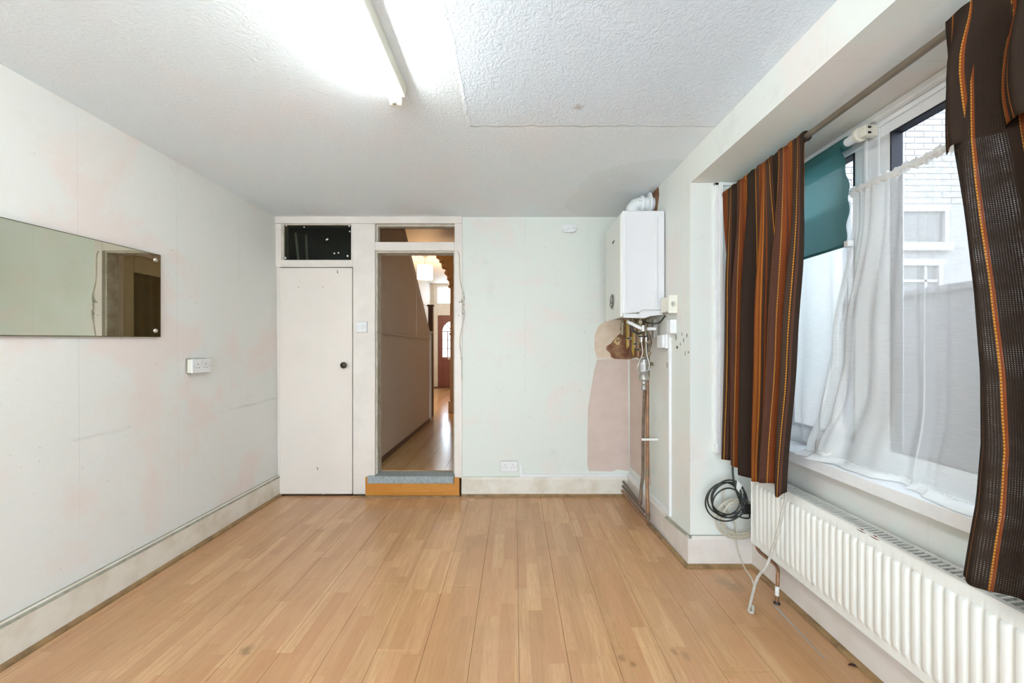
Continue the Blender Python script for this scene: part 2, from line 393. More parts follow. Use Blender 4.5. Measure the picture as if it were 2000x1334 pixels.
def sheer_mat(name, col, transp, transl):
    t = NT(name)
    uv = t.n('ShaderNodeUVMap').outputs[0]
    sep = t.xyz(uv)
    w = t.noise(t.comb(t.math('MULTIPLY', sep[0], 14), t.math('MULTIPLY', sep[1], 900), 0.0), 1.0, 3)
    d = t.bsdf(col, 0.9, 0.1)
    tl = t.n('ShaderNodeBsdfTranslucent'); tl.inputs[0].default_value = col + (1,)
    tr = t.n('ShaderNodeBsdfTransparent')
    m1 = t.n('ShaderNodeMixShader'); m1.inputs[0].default_value = transl
    t.t.links.new(d, m1.inputs[1]); t.t.links.new(tl.outputs[0], m1.inputs[2])
    m2 = t.n('ShaderNodeMixShader')
    t.put(m2.inputs[0], t.maprange(w, 0.3, 0.7, transp - 0.06, transp + 0.06))
    t.t.links.new(m1.outputs[0], m2.inputs[1]); t.t.links.new(tr.outputs[0], m2.inputs[2])
    return t.finish(m2.outputs[0])
M['net'] = sheer_mat('white_net', (0.80, 0.80, 0.775), 0.45, 0.12)
M['net_dense'] = sheer_mat('white_net_hem', (0.80, 0.79, 0.76), 0.10, 0.12)
M['blind'] = sheer_mat('teal_blind_cloth', (0.075, 0.20, 0.195), 0.03, 0.45)
M['clear_film'] = sheer_mat('clear_plastic_film', (0.75, 0.72, 0.68), 0.65, 0.2)

# ------------------------------------------------------------------ mesh helpers
WL = {}      # world location of each object's origin
class MB:
    def __init__(s):
        s.v, s.f, s.uv = [], [], None
    def box(s, x0, x1, y0, y1, z0, z1):
        b = len(s.v)
        s.v += [(x0, y0, z0), (x1, y0, z0), (x1, y1, z0), (x0, y1, z0), (x0, y0, z1), (x1, y0, z1), (x1, y1, z1), (x0, y1, z1)]
        s.f += [tuple(b + i for i in q) for q in ((0, 3, 2, 1), (4, 5, 6, 7), (0, 1, 5, 4), (1, 2, 6, 5), (2, 3, 7, 6), (3, 0, 4, 7))]
        return s
    def quadbox(s, base, ext):
        """prism from a planar polygon base (list of points) pushed by vector ext"""
        b = len(s.v); n = len(base); e = Vector(ext)
        s.v += [tuple(Vector(p)) for p in base] + [tuple(Vector(p) + e) for p in base]
        s.f += [tuple(b + i for i in range(n))[::-1], tuple(b + n + i for i in range(n))]
        s.f += [(b + i, b + (i + 1) % n, b + n + (i + 1) % n, b + n + i) for i in range(n)]
        return s
    def cyl(s, a, b, r, n=16, r2=None):
        return s.tube([a, b], [r, r if r2 is None else r2], n)
    def tube(s, pts, r, n=8, cap=True):
        pts = [Vector(p) for p in pts]
        k = len(pts)
        rr = r if isinstance(r, (list, tuple)) else [r] * k
        tan = []
        for i in range(k):
            d = pts[min(i + 1, k - 1)] - pts[max(i - 1, 0)]
            tan.append(d.normalized() if d.length > 1e-9 else Vector((0, 0, 1)))
        ref = Vector((0, 0, 1)) if abs(tan[0].z) < 0.9 else Vector((1, 0, 0))
        nx = tan[0].cross(ref).normalized()
        base = len(s.v)
        for i in range(k):
            nx = (nx - tan[i] * nx.dot(tan[i]))
            nx = nx.normalized() if nx.length > 1e-6 else tan[i].orthogonal().normalized()
            ny = tan[i].cross(nx)
            for j in range(n):
                a = 2 * math.pi * j / n
                s.v.append(tuple(pts[i] + (nx * math.cos(a) + ny * math.sin(a)) * rr[i]))
        for i in range(k - 1):
            for j in range(n):
                a, b = base + i * n + j, base + i * n + (j + 1) % n
                s.f.append((a, b, b + n, a + n))
        if cap:
            s.f.append(tuple(base + j for j in range(n))[::-1])
            s.f.append(tuple(base + (k - 1) * n + j for j in range(n)))
        return s
    def lathe(s, org, axis, prof, n=24):
        """profile list (distance along axis, radius)"""
        org, ax = Vector(org), Vector(axis).normalized()
        return s.tube([org + ax * d for d, _ in prof], [max(q, 1e-4) for _, q in prof], n) if False else s._lathe(org, ax, prof, n)
    def _lathe(s, org, ax, prof, n):
        nx = ax.orthogonal().normalized(); ny = ax.cross(nx)
        base = len(s.v)
        for d, q in prof:
            for j in range(n):
                a = 2 * math.pi * j / n
                s.v.append(tuple(org + ax * d + (nx * math.cos(a) + ny * math.sin(a)) * max(q, 1e-4)))
        for i in range(len(prof) - 1):
            for j in range(n):
                a, b = base + i * n + j, base + i * n + (j + 1) % n
                s.f.append((a, b, b + n, a + n))
        s.f.append(tuple(base + j for j in range(n))[::-1])
        s.f.append(tuple(base + (len(prof) - 1) * n + j for j in range(n)))
        return s
    def grid(s, fn, nu, nv, uvfn=None):
        b = len(s.v)
        if s.uv is None:
            s.uv = [(0, 0)] * b
        for i in range(nu + 1):
            for j in range(nv + 1):
                u, v = i / nu, j / nv
                s.v.append(tuple(fn(u, v)))
                s.uv.append(uvfn(u, v) if uvfn else (u, v))
        for i in range(nu):
            for j in range(nv):
                a = b + i * (nv + 1) + j
                s.f.append((a, a + nv + 1, a + nv + 2, a + 1))
        return s
    def build(s, name, mat, parent=None, smooth=False, bevel=0.0, segs=2, solid=0.0, label=None):
        me = bpy.data.meshes.new(name)
        vs = [Vector(p) for p in s.v]
        lo = Vector((min(p.x for p in vs), min(p.y for p in vs), min(p.z for p in vs)))
        hi = Vector((max(p.x for p in vs), max(p.y for p in vs), max(p.z for p in vs)))
        c = (lo + hi) / 2
        if parent is None:
            c.z = lo.z
        me.from_pydata([tuple(p - c) for p in vs], [], s.f)
        if s.uv is not None:
            lay = me.uv_layers.new(name='UVMap')
            for lp in me.loops:
                lay.data[lp.index].uv = s.uv[lp.vertex_index]
        me.materials.append(M[mat])
        bm = bmesh.new(); bm.from_mesh(me)
        bmesh.ops.recalc_face_normals(bm, faces=bm.faces[:])
        bm.to_mesh(me); bm.free()
        if smooth:
            for p in me.polygons:
                p.use_smooth = True
        me.update()
        o = bpy.data.objects.new(name, me)
        COL.objects.link(o)
        place(o, c, parent)
        if bevel:
            m = o.modifiers.new('bevel', 'BEVEL'); m.width = bevel; m.segments = segs; m.limit_method = 'ANGLE'; m.angle_limit = 0.6
        if smooth:
            try:
                m = o.modifiers.new('smooth', 'EDGE_SPLIT'); m.split_angle = math.radians(40)
            except Exception:
                pass
        if solid:
            m = o.modifiers.new('solid', 'SOLIDIFY'); m.thickness = solid; m.offset = 0
        if label:
            o['label'] = label
        return o
def place(o, c, parent):
    c = Vector(c)
    WL[o.name] = c
    if parent is not None:
        o.parent = parent
        o.location = c - WL[parent.name]
    else:
        o.location = c
def thing(name, label, cat, loc, group=None):
    o = bpy.data.objects.new(name, None)
    o.empty_display_size = 0.05
    COL.objects.link(o)
    place(o, loc, None)
    o['label'] = label; o['category'] = cat
    if group:
        o['group'] = group
    return o
def tag(o, label, cat, group=None):
    o['label'] = label; o['category'] = cat
    if group:
        o['group'] = group
    return o
def struct(o, label, cat):
    o['kind'] = 'structure'; o['label'] = label; o['category'] = cat
    return o
def copy_piece(src, name, c, parent):
    o = src.copy(); o.name = name
    COL.objects.link(o)
    place(o, c, parent)
    return o
def spline(pts, k=8, closed=False):
    pts = [Vector(p) for p in pts]; out = []; n = len(pts)
    for i in range(n if closed else n - 1):
        g = lambda q: pts[q % n] if closed else pts[max(0, min(n - 1, q))]
        p0, p1, p2, p3 = g(i - 1), g(i), g(i + 1), g(i + 2)
        for j in range(k):
            t = j / k
            out.append(0.5 * ((2 * p1) + (p2 - p0) * t + (2 * p0 - 5 * p1 + 4 * p2 - p3) * t * t + (3 * p1 - p0 - 3 * p2 + p3) * t ** 3))
    out.append(pts[0] if closed else pts[-1])
    return out
def sm(a, b, x):
    t = max(0.0, min(1.0, (x - a) / (b - a)))
    return t * t * (3 - 2 * t)

# ------------------------------------------------------------------ dimensions
XL, YB, ZC = -2.04, 3.443, 2.386          # left wall, far end wall, ceiling
YN = -1.7                                 # wall behind the camera
XR0, SKEW = 0.985, 0.030                  # right pier line: X = XR0 + (YB-Y)*SKEW
def xr(Y): return XR0 + (YB - Y) * SKEW
YP = 2.33                                 # end of the chimney-like pier, start of window recess
YE = 0.02                                 # near end of window recess
ZS = 2.217                                # soffit of the recess
XW = 1.385                                # wall under the window
XG = 1.50                                 # room face of the window frame
HZ = 0.18                                 # hall floor height

# ------------------------------------------------------------------ floor of laminate boards
fl = MB().box(XL - 0.1, 1.6, YN - 0.1, YB + 0.115, -0.12, -0.010).build('floor', 'joint')
struct(fl, 'beech effect laminate floor of long boards, scuffed and stained', 'floor')
BW, BL = 0.197, 1.285
off = {-2: 1.974, -1: 2.147, 0: 1.667, 1: 2.13, 2: 1.663, 3: 2.13, 4: 2.536}
board_mesh = {}
for k in range(-9, 12):
    x0 = -0.573 + k * BW; x1 = x0 + BW
    x0, x1 = max(x0, XL + 0.004), min(x1, XW)
    if x1 - x0 < 0.02: continue
    o0 = off.get(k, 1.5 + (k * 0.437) % 1.0)
    j = o0
    while j > YN: j -= BL
    while j < YB:
        y0, y1 = max(j, YN), min(j + BL, YB - 0.002)
        j += BL
        if y1 - y0 < 0.03: continue
        g = 0.0006
        key = (round(x1 - x0, 4), round(y1 - y0, 4))
        c = Vector(((x0 + x1) / 2, (y0 + y1) / 2, -0.005 + random.uniform(-0.0006, 0.0006)))
        if key not in board_mesh:
            hx, hy = (x1 - x0) / 2 - g, (y1 - y0) / 2 - g
            board_mesh[key] = MB().box(c.x - hx, c.x + hx, c.y - hy, c.y + hy, c.z - 0.005, c.z + 0.005).build('laminate_board', 'laminate', fl, bevel=0.0007, segs=1)
        else:
            copy_piece(board_mesh[key], 'laminate_board', c, fl)

# ------------------------------------------------------------------ ceiling, walls
struct(MB().box(XL - 0.12, 1.62, YN - 0.12, YB + 0.0, ZC, ZC + 0.12).build('ceiling', 'ceiling'),
       'white artex ceiling with a coarser repapered rectangle and peeling edges', 'ceiling')
w = MB().quadbox([(XL + 0.012, YN, -0.1), (XL - 0.004, YN, ZC), (XL - 0.14, YN, ZC), (XL - 0.14, YN, -0.1)], (0, YB - YN + 0.12, 0)).build('wall_left', 'wall_left')
struct(w, 'long pale papered wall with a mirror and double socket', 'wall')
XO = -0.452                                # right edge of the timber partition
wb = MB().box(XO, XR0 + 0.4, YB, YB + 0.115, -0.1, ZC + 0.1).build('wall_back', 'wall_back')
struct(wb, 'mint green papered end wall beside the doorway', 'wall')
# pier (solid from the far wall to the recess) + beam over the recess
wr = MB().quadbox([(xr(YB), YB, -0.1), (xr(YP), YP, -0.1), (1.9, YP, -0.1), (1.9, YB, -0.1)], (0, 0, ZC + 0.1)).build('wall_right', 'wall_right')
struct(wr, 'mint papered pier carrying the boiler, scarred by old fixings', 'wall')
wbm = MB().quadbox([(xr(YP), YP, ZS), (xr(YE), YE, ZS), (1.62, YE, ZS), (1.62, YP, ZS)], (0, 0, ZC - ZS)).build('wall_beam', 'wall_right')
struct(wbm, 'boxed papered beam over the window recess', 'wall')
struct(MB().quadbox([(xr(YE), YE, -0.1), (xr(YN), YN, -0.1), (1.9, YN, -0.1), (1.9, YE, -0.1)], (0, 0, ZC + 0.1)).build('wall_right_near', 'wall_right'), 'papered wall beyond the window recess', 'wall')
wu = MB().box(XW, 1.60, YE, YP, -0.1, 0.705).build('wall_under_window', 'wall_right')
struct(wu, 'low papered wall under the window behind the radiator', 'wall')
# wall behind the camera with an unseen glazed opening added for fill light
wn = MB()
GX0, GX1, GZ1 = -1.70, 0.80, 2.22
wn.box(XL - 0.1, GX0, YN - 0.12, YN, -0.1, ZC); wn.box(GX1, 1.9, YN - 0.12, YN, -0.1, ZC)
wn.box(GX0, GX1, YN - 0.12, YN, GZ1, ZC); wn.box(GX0, GX1, YN - 0.12, YN, -0.1, 0.05)
struct(wn.build('wall_front', 'wall_left'), 'papered wall with an added glazed opening for fill light', 'wall')
gd = MB()
for a, b in ((GX0, GX0 + 0.06), (-0.48, -0.42), (GX1 - 0.06, GX1)): gd.box(a, b, YN - 0.09, YN - 0.03, 0.05, GZ1)
for a, b in ((0.05, 0.17), (GZ1 - 0.07, GZ1)): gd.box(GX0, GX1, YN - 0.088, YN - 0.032, a, b)
gdo = gd.build('window_fill', 'upvc')
struct(gdo, 'added unseen white framed garden doors for fill light', 'window')
for a, b in ((GX0 + 0.06, -0.48), (-0.42, GX1 - 0.06)):
    MB().box(a, b, YN - 0.062, YN - 0.058, 0.17, GZ1 - 0.07).build('pane', 'glass', gdo)  # panes of the added fill-light doors

# ------------------------------------------------------------------ skirting and quadrant
def px0_(x): return (x - CX) * YB / F
def skirt_prof(h, d):
    return [(0, 0), (d, 0), (d, h - 0.018), (d * 0.55, h), (0, h)]
def run(prof, p0, p1, nrm):
    """extrude a (out, up) profile from p0 to p1 with outward normal"""
    p0, p1, nrm = Vector(p0), Vector(p1), Vector(nrm).normalized()
    m = MB(); m.quadbox([p0 + nrm * a + Vector((0, 0, b)) for a, b in prof], p1 - p0)
    return m
quad = [(0, 0), (0.019, 0), (0.018, 0.008), (0.013, 0.015), (0.006, 0.019), (0, 0.020)]
sk = run(skirt_prof(0.178, 0.022), (XL + 0.010, YN, 0), (XL + 0.010, YB, 0), (1, 0, 0)).build('baseboard_left', 'skirting')
struct(sk, 'yellowed deep skirting board below the mirror wall', 'baseboard')
run([(0, 0.1785), (0.0115, 0.1785), (0.0223, 0.1602), (0.0223, 0.158), (0, 0.17)], (XL + 0.010, YN, 0), (XL + 0.010, YB - 0.004, 0), (1, 0, 0)).build('dusty_ledge', 'dust_shadow', sk)
struct(run(quad, (XL + 0.032, YN, 0), (XL + 0.032, YB - 0.01, 0), (1, 0, 0)).build('trim_1', 'quadrant'), 'thin brown quadrant strip along the yellowed skirting below the mirror', 'trim')
sk = run(skirt_prof(0.163, 0.018), (XO, YB, 0), (xr(YB), YB, 0), (0, -1, 0)).build('baseboard_back', 'skirting')
struct(sk, 'marble-smudged skirting board beneath the mint end wall', 'baseboard')
run([(0, 0.1635), (0.006, 0.1635), (0.0085, 0.160), (0, 0.158)], (XO, YB, 0), (px0_(1014), YB, 0), (0, -1, 0)).build('dusty_ledge', 'dust_shadow', sk)
tq = run(quad, (XO, YB - 0.018, 0), (XO + 0.35, YB - 0.018, 0), (0, -1, 0)).build('trim_2', 'quadrant')
struct(tq, 'short pale quadrant strip beside the step', 'trim')
struct(run(quad, (XO + 0.352, YB - 0.018, 0.001), (xr(YB) - 0.02, YB - 0.018, 0.001), (0, -1, 0)).build('trim_3', 'quadrant'), 'brown quadrant strip under the end wall skirting', 'trim')
a, b = Vector((xr(YB), YB, 0)), Vector((xr(YP), YP, 0))
nr = Vector((-(a - b).y, (a - b).x, 0)).normalized()
if nr.x > 0: nr = -nr
sk = run(skirt_prof(0.176, 0.022), a - Vector((0, 0.018, 0)), b - Vector((0, 0.02, 0)), nr).build('baseboard_right', 'skirting_pink')
struct(sk, 'scuffed pinkish skirting along the pier below the boiler', 'baseboard')
run([(0, 0.1765), (0.006, 0.1765), (0.0125, 0.1765), (0.018, 0.1655), (0, 0.1655)], a - Vector((0, 0.85, 0)), b - Vector((0, 0.02, 0)), nr).build('dusty_ledge', 'dust_shadow', sk)
struct(run(quad, a + nr * 0.022 - Vector((0, 0.6, 0)) * 1.0 + Vector((0, 0.03, 0)), b + nr * 0.022 - Vector((0, 0.03, 0)), nr).build('trim_4', 'quadrant'), 'brown quadrant strip along the pier skirting', 'trim')
sk = run(skirt_prof(0.176, 0.02), (xr(YP) - 0.02, YP, 0), (XW, YP, 0), (0, -1, 0)).build('baseboard_recess', 'skirting_pink')
struct(sk, 'short pinkish skirting on the recess end below the cable coils', 'baseboard')
run([(0, 0.1765), (0.009, 0.1765), (0.013, 0.17), (0, 0.168)], (xr(YP) - 0.004, YP, 0), (XW - 0.02, YP, 0), (0, -1, 0)).build('dusty_ledge', 'dust_shadow', sk)
struct(run(quad, (xr(YP) - 0.036, YP - 0.02, 0), (XW - 0.02, YP - 0.02, 0), (0, -1, 0)).build('trim_5', 'quadrant'), 'short brown quadrant strip below the cable coils', 'trim')
sk = run(skirt_prof(0.15, 0.02), (XW, YP - 0.02, 0), (XW, YE, 0), (-1, 0, 0)).build('baseboard_window', 'skirting_pink')
struct(sk, 'grubby skirting below the radiator', 'baseboard')
struct(run(quad, (XW - 0.02, YP - 0.04, 0), (XW - 0.02, YE, 0), (-1, 0, 0)).build('trim_6', 'quadrant'), 'brown quadrant strip under the radiator', 'trim')

# ------------------------------------------------------------------ timber partition with cupboard door and doorway
def px(x): return (x - CX) * YB / F
def pz(y): return CAMZ - (y - CY) * YB / F
fr = bpy.data.objects.new('trim_7', None); COL.objects.link(fr); place(fr, (px(720), YB, 0), None)
struct(fr, 'cream painted timber framing around cupboard, doorway and fanlights', 'trim')
Y0, Y1 = YB - 0.006, YB + 0.112
def part(x0, x1, y0, y1, name, mat='cream_paint', f=0.0, parent=None, bev=0.004):
    return MB().box(px(x0), px(x1), Y0 - f, Y1, pz(y1), pz(y0)).build(name, mat, parent or fr, bevel=bev)
part(536, 903, 423, 437, 'top_rail', f=0.010)
part(538, 549.5, 437, 522, 'stile')
MB().box(XL - 0.02, XL + 0.030, YB + 0.005, YB + 0.11, 0, pz(522)).build('stile', 'cream_paint', fr)
part(690, 733, 437, 965, 'stile', f=0.002)
part(888, 903, 437, 933, 'stile', f=0.004)
part(549.5, 690, 508, 522, 'rail', f=0.003)
part(733, 888, 473, 490, 'rail', f=0.003)
part(686, 690, 437, 508, 'stile')
# back lining and worn jamb faces of the doorway
MB().box(px(733), px(733) + 0.012, YB + 0.02, YB + 0.125, HZ, pz(490)).build('jamb_lining', 'worn_jamb', fr)
MB().box(px(888) - 0.012, px(888), YB + 0.02, YB + 0.125, HZ, pz(490)).build('jamb_lining', 'worn_jamb', fr)
MB().box(px(733) + 0.012, px(888) - 0.012, YB + 0.02, YB + 0.125, pz(490) - 0.012, pz(490)).build('head_lining', 'worn_jamb', fr)
# chipped line and old surface cable down the right stile
crack = spline([at(893, 490, YB - 0.012), at(897, 500, YB - 0.012), at(898, 540, YB - 0.012), at(901, 560, YB - 0.012), at(906, 580, YB - 0.012), at(904, 600, YB - 0.012), at(907, 612, YB - 0.012), at(902, 640, YB - 0.012), at(898, 670, YB - 0.012), at(901, 700, YB - 0.012), at(902, 745, YB - 0.012)], 5)
tag(MB().tube(crack, 0.0045, 6).build('surface_cable', 'worn_jamb', smooth=True), 'painted-over cable running crookedly down beside the doorway', 'cable')
for (xx, yy, rr) in ((902, 588, 3), (906, 582, 2.5), (904, 612, 2.5), (896, 616, 1.8), (897, 590, 2), (901, 700, 2.5), (905, 596, 2)):
    pts = [at(xx + rr * random.uniform(0.5, 1.1) * math.cos(i * 0.9), yy + rr * 0.8 * random.uniform(0.8, 2.0) * math.sin(i * 0.9), YB - 0.011) for i in range(7)]
    MB().quadbox(pts, (0, 0.004, 0)).build('chipped_paint', 'chip', fr)

# fanlights
win = MB().box(px(551), px(686), YB + 0.045, YB + 0.07, pz(508), pz(437))
fan1 = bpy.data.objects.new('window_2', None); COL.objects.link(fan1); place(fan1, (px(618), YB + 0.05, pz(508)), None)
struct(fan1, 'dark glazed fanlight over the cupboard door', 'window')
MB().box(px(549.5), px(553.5), Y0 + 0.01, YB + 0.06, pz(508), pz(437)).build('bead', 'worn_jamb', fan1)
MB().box(px(553.5), px(686), Y0 + 0.01, YB + 0.06, pz(439), pz(437)).build('bead', 'worn_jamb', fan1)
MB().box(px(553.5), px(686), YB + 0.020, YB + 0.024, pz(508), pz(439)).build('pane', 'glass_dark', fan1)
for (xx, yy) in ((559, 441), (682, 441), (594, 444), (683, 452), (640, 467), (661, 494), (653, 495), (679, 500), (557, 504), (638, 468)):
    rr = random.uniform(0.9, 2.4)
    MB().quadbox([at(xx + rr * math.cos(i * 1.05) * random.uniform(.7, 1.2), yy + rr * math.sin(i * 1.05) * random.uniform(.7, 1.3), YB + 0.019) for i in range(6)], (0, 0.001, 0)).build('paint_fleck', 'paint_white', fan1)
fan2 = bpy.data.objects.new('window_3', None); COL.objects.link(fan2); place(fan2, (px(810), YB + 0.05, pz(473)), None)
struct(fan2, 'narrow dusty fanlight over the open doorway', 'window')
for (a, b, c, d) in ((733, 736, 437, 473), (886.5, 888, 437, 473), (736, 886.5, 437, 440), (736, 886.5, 471.5, 473)):
    MB().box(px(a), px(b), YB + 0.03, YB + 0.10, pz(d), pz(c)).build('bead', 'worn_jamb', fan2)
MB().box(px(736), px(886.5), YB + 0.085, YB + 0.089, pz(471.5), pz(440)).build('pane', 'glass_brown', fan2)

# cupboard door
cd = bpy.data.objects.new('door_1', None); COL.objects.link(cd); place(cd, (px(618), YB, 0.012), None)
struct(cd, 'plain cream cupboard door with a dark round knob', 'door')
MB().box(XL + 0.032, px(688.5), YB - 0.008, YB + 0.03, 0.016, pz(523.5)).build('door_panel', 'cream_door', cd, bevel=0.003)
MB().box(XL + 0.034, px(688), YB - 0.009, YB + 0.03, 0.018, 0.052).build('bottom_rail', 'cream_door', cd, bevel=0.002)
kn = MB().lathe((px(675), YB - 0.008, pz(713)), (0, -1, 0), [(0, 0.012), (0.012, 0.010), (0.02, 0.018), (0.03, 0.027), (0.042, 0.026), (0.05, 0.016), (0.052, 0.002)], 20).build('knob', 'dark_bronze', cd, smooth=True)
MB().lathe((px(675), YB - 0.008, pz(713)), (0, -1, 0), [(0, 0.03), (0.0015, 0.029)], 20).build('knob_mark', 'cream_paint', cd)
for yy in (596, 897):
    MB().box(XL + 0.031, XL + 0.041, YB - 0.014, YB, pz(yy + 9), pz(yy - 9)).build('hinge', 'cream_paint', cd, bevel=0.002)
for (xx, yy, ll) in ((659, 531, 4), (620, 915, 3), (630, 560, 1.2), (583, 561, 1)):
    MB().quadbox([at(xx - 1, yy - ll, YB - 0.0095), at(xx + 0.6, yy - ll * .4, YB - 0.0095), at(xx + 1.2, yy + ll, YB - 0.0095), at(xx - 0.6, yy + ll * .5, YB - 0.0095)], (0, 0.002, 0)).build('dent', 'gouge', cd)
# dark cupboard behind
ck = MB()
ck.box(-2.12, -2.06, YB + 0.115, 4.25, -0.1, 2.6); ck.box(-2.12, -1.331, 4.2, 4.25, -0.1, 2.6)
ck.box(-2.06, -1.331, YB + 0.115, 4.25, -0.1, -0.04); ck.box(-2.06, -1.331, YB + 0.115, 4.25, 2.55, 2.6)
struct(ck.build('wall_cupboard', 'hall_dark'), 'dark lining of the cupboard behind the fanlight', 'wall')
for (p0, p1, lab) in (((577, 455), (600, 507), 'pale batten leaning inside the dark fanlight, beside the jamb'), ((597, 458), (607, 504), 'thin pale batten leaning inside the dark fanlight, further from the jamb')):
    yy = YB + (0.06 if p0[0] < 590 else 0.10)
    q0, q1 = at(p0[0], p0[1], yy), at(p1[0], p1[1], yy)
    q1 = q0 + (q1 - q0) * 2.4
    q1 = Vector((min(q1.x, -1.42), yy, -0.035))
    tag(MB().tube([q0, q1], 0.011, 4).build('timber_batten', 'batten'), lab, 'batten')

# step and threshold
stp = thing('doorway_step', 'orange laminate step with grey painted threshold in the doorway', 'step', (px(807), YB - 0.02, 0))
MB().box(px(716), px(898), YB - 0.03, YB + 0.11, 0.012, pz(942)).build('riser', 'step_wood', stp, bevel=0.0015)
MB().box(px(716), px(720), YB - 0.03, YB - 0.007, pz(942), pz(930)).build('riser_end', 'step_wood', stp)
MB().box(px(888), px(898), YB - 0.03, YB - 0.011, pz(942), pz(931)).build('riser_end', 'step_wood', stp)
MB().box(px(720), px(887), YB - 0.035, YB + 0.125, pz(942), pz(928)).build('threshold', 'threshold', stp, bevel=0.004)
struct(MB().box(px(690), px(900), YB - 0.045, YB - 0.03, 0.0, 0.012).build('trim_8', 'quadrant'), 'dark strip at the foot of the orange step', 'trim')

# ------------------------------------------------------------------ hall
HX0, HXR, HY1, HC = -1.27, -0.43, 11.3, 3.1
hf = MB().box(-2.4, -0.3, YB + 0.12, HY1, -0.1, HZ - 0.008).build('hall_floor', 'joint')
struct(hf, 'golden oak laminate floor of the hallway', 'floor')
hm = {}
for i in range(11):
    x0 = -2.35 + i * 0.192; x1 = x0 + 0.192
    j = YB + 0.125 - (i * 0.47) % 1.28
    while j < HY1:
        y0, y1 = max(j, YB + 0.126), min(j + 1.28, HY1 - 0.02); j += 1.28
        if y1 - y0 < 0.05 or (x1 < HX0 - 0.25 and y0 < 5.0 and y1 < 6.2): continue
        key = round(y1 - y0, 3); c = Vector(((x0 + x1) / 2, (y0 + y1) / 2, HZ - 0.004))
        if key in hm: copy_piece(hm[key], 'laminate_board', c, hf)
        else: hm[key] = MB().box(x0 + 0.001, x1 - 0.001, y0 + .001, y1 - .001, HZ - 0.008, HZ).build('laminate_board', 'hall_laminate', hf)
# stair panelling (boxed balustrade)
PTH = 0.06
pn = MB().quadbox([(HX0, YB + 0.118, HZ), (HX0, 6.04, HZ), (HX0, 6.04, 1.50), (HX0, 5.97, 1.52), (HX0, 4.05, 3.1), (HX0, YB + 0.118, 3.1)], (-PTH, 0, 0)).build('wall_stair_panel', 'hall_panel')
struct(pn, 'taupe boarded stair side with sloping top edge and dado strip', 'wall')
MB().box(HX0 - 0.001, HX0 + 0.012, YB + 0.13, 6.04, 1.40, 1.425).build('dado_strip', 'hall_panel', pn, bevel=0.004)
v0 = 785 * 1.27 / (1005 - 813.6)
MB().box(HX0 - 0.001, HX0 + 0.006, v0 - 0.012, v0 + 0.012, 1.425, 1.52 + (5.97 - v0) * 0.823 - 0.02).build('cover_strip', 'hall_panel', pn)
sl = [(5.97, 1.52), (4.05, 3.1)]
MB().quadbox([(HX0 + 0.014, 5.99, 1.50), (HX0 + 0.014, 4.05, 3.095), (HX0 + 0.014, 4.02, 3.06), (HX0 + 0.014, 5.96, 1.46)], (-PTH - 0.028, 0, 0)).build('sloping_cap', 'hall_panel', pn)
MB().box(HX0 - PTH - 0.01, HX0 + 0.02, 6.0, 6.08, HZ, 1.50).build('end_post', 'hall_wall', pn, bevel=0.006)
MB().box(HX0 - PTH - 0.02, HX0 + 0.03, 5.99, 6.09, 1.50, 1.525).build('post_cap', 'hall_wall', pn, bevel=0.006)
struct(MB().box(HX0, HX0 + 0.014, YB + 0.13, 6.0, HZ, HZ + 0.045).build('baseboard_hall', 'dark_wood'), 'dark thin skirting at the foot of the stair panelling', 'baseboard')
np_ = thing('newel_post', 'dark brown newel post behind the stair panelling', 'newel post', (-1.36, 6.55, HZ))
MB().box(-1.40, -1.32, 6.5, 6.58, HZ, 1.95).build('post', 'dark_wood', np_, bevel=0.008)
MB().box(-1.415, -1.305, 6.485, 6.595, 1.95, 1.98).build('cap', 'dark_wood', np_, bevel=0.008)
# hall walls
struct(MB().box(-2.45, -2.35, YB, HY1, HZ - 0.3, HC + 0.1).build('wall_hall_left', 'hall_wall'), 'pale hallway wall behind the stairs', 'wall')
struct(MB().box(-2.35, XL - 0.02, YB, YB + 0.115, -0.1, HC).build('wall_hall_corner', 'hall_wall'), 'return of wall behind the cupboard', 'wall')
struct(MB().box(-1.08, -0.95, 7.05, HY1, HZ - 0.2, HC + 0.1).build('wall_hall_far', 'hall_wall'), 'pale hallway wall near the front door', 'wall')
struct(MB().box(-0.98, HXR + 0.1, 6.95, 7.05, HZ - 0.2, HC + 0.1).build('wall_hall_end', 'hall_wall'), 'short hallway wall behind the pine pilaster', 'wall')
hr = MB().box(HXR, HXR + 0.1, YB + 0.115, 7.05, HZ - 0.2, HC + 0.1).build('wall_hall_right', 'hall_wall')
struct(hr, 'hallway side wall facing the stair panelling', 'wall')
struct(MB().box(-2.45, -0.2, YB + 0.115, HY1 + 0.15, HC, HC + 0.1).build('ceiling_hall', 'hall_wall'), 'pale hallway ceiling', 'ceiling')
struct(MB().box(-2.45, 0.0, YB, YB + 0.115, ZC + 0.001, HC + 0.1).build('wall_hall_over_door', 'hall_wall'), 'hall side of the wall over the doorway', 'wall')
# picture rail line on the far left hall wall
struct(MB().box(-2.351, -2.33, 6.3, HY1, 2.42, 2.46).build('trim_9', 'hall_wall'), 'pale picture rail in the hallway', 'trim')
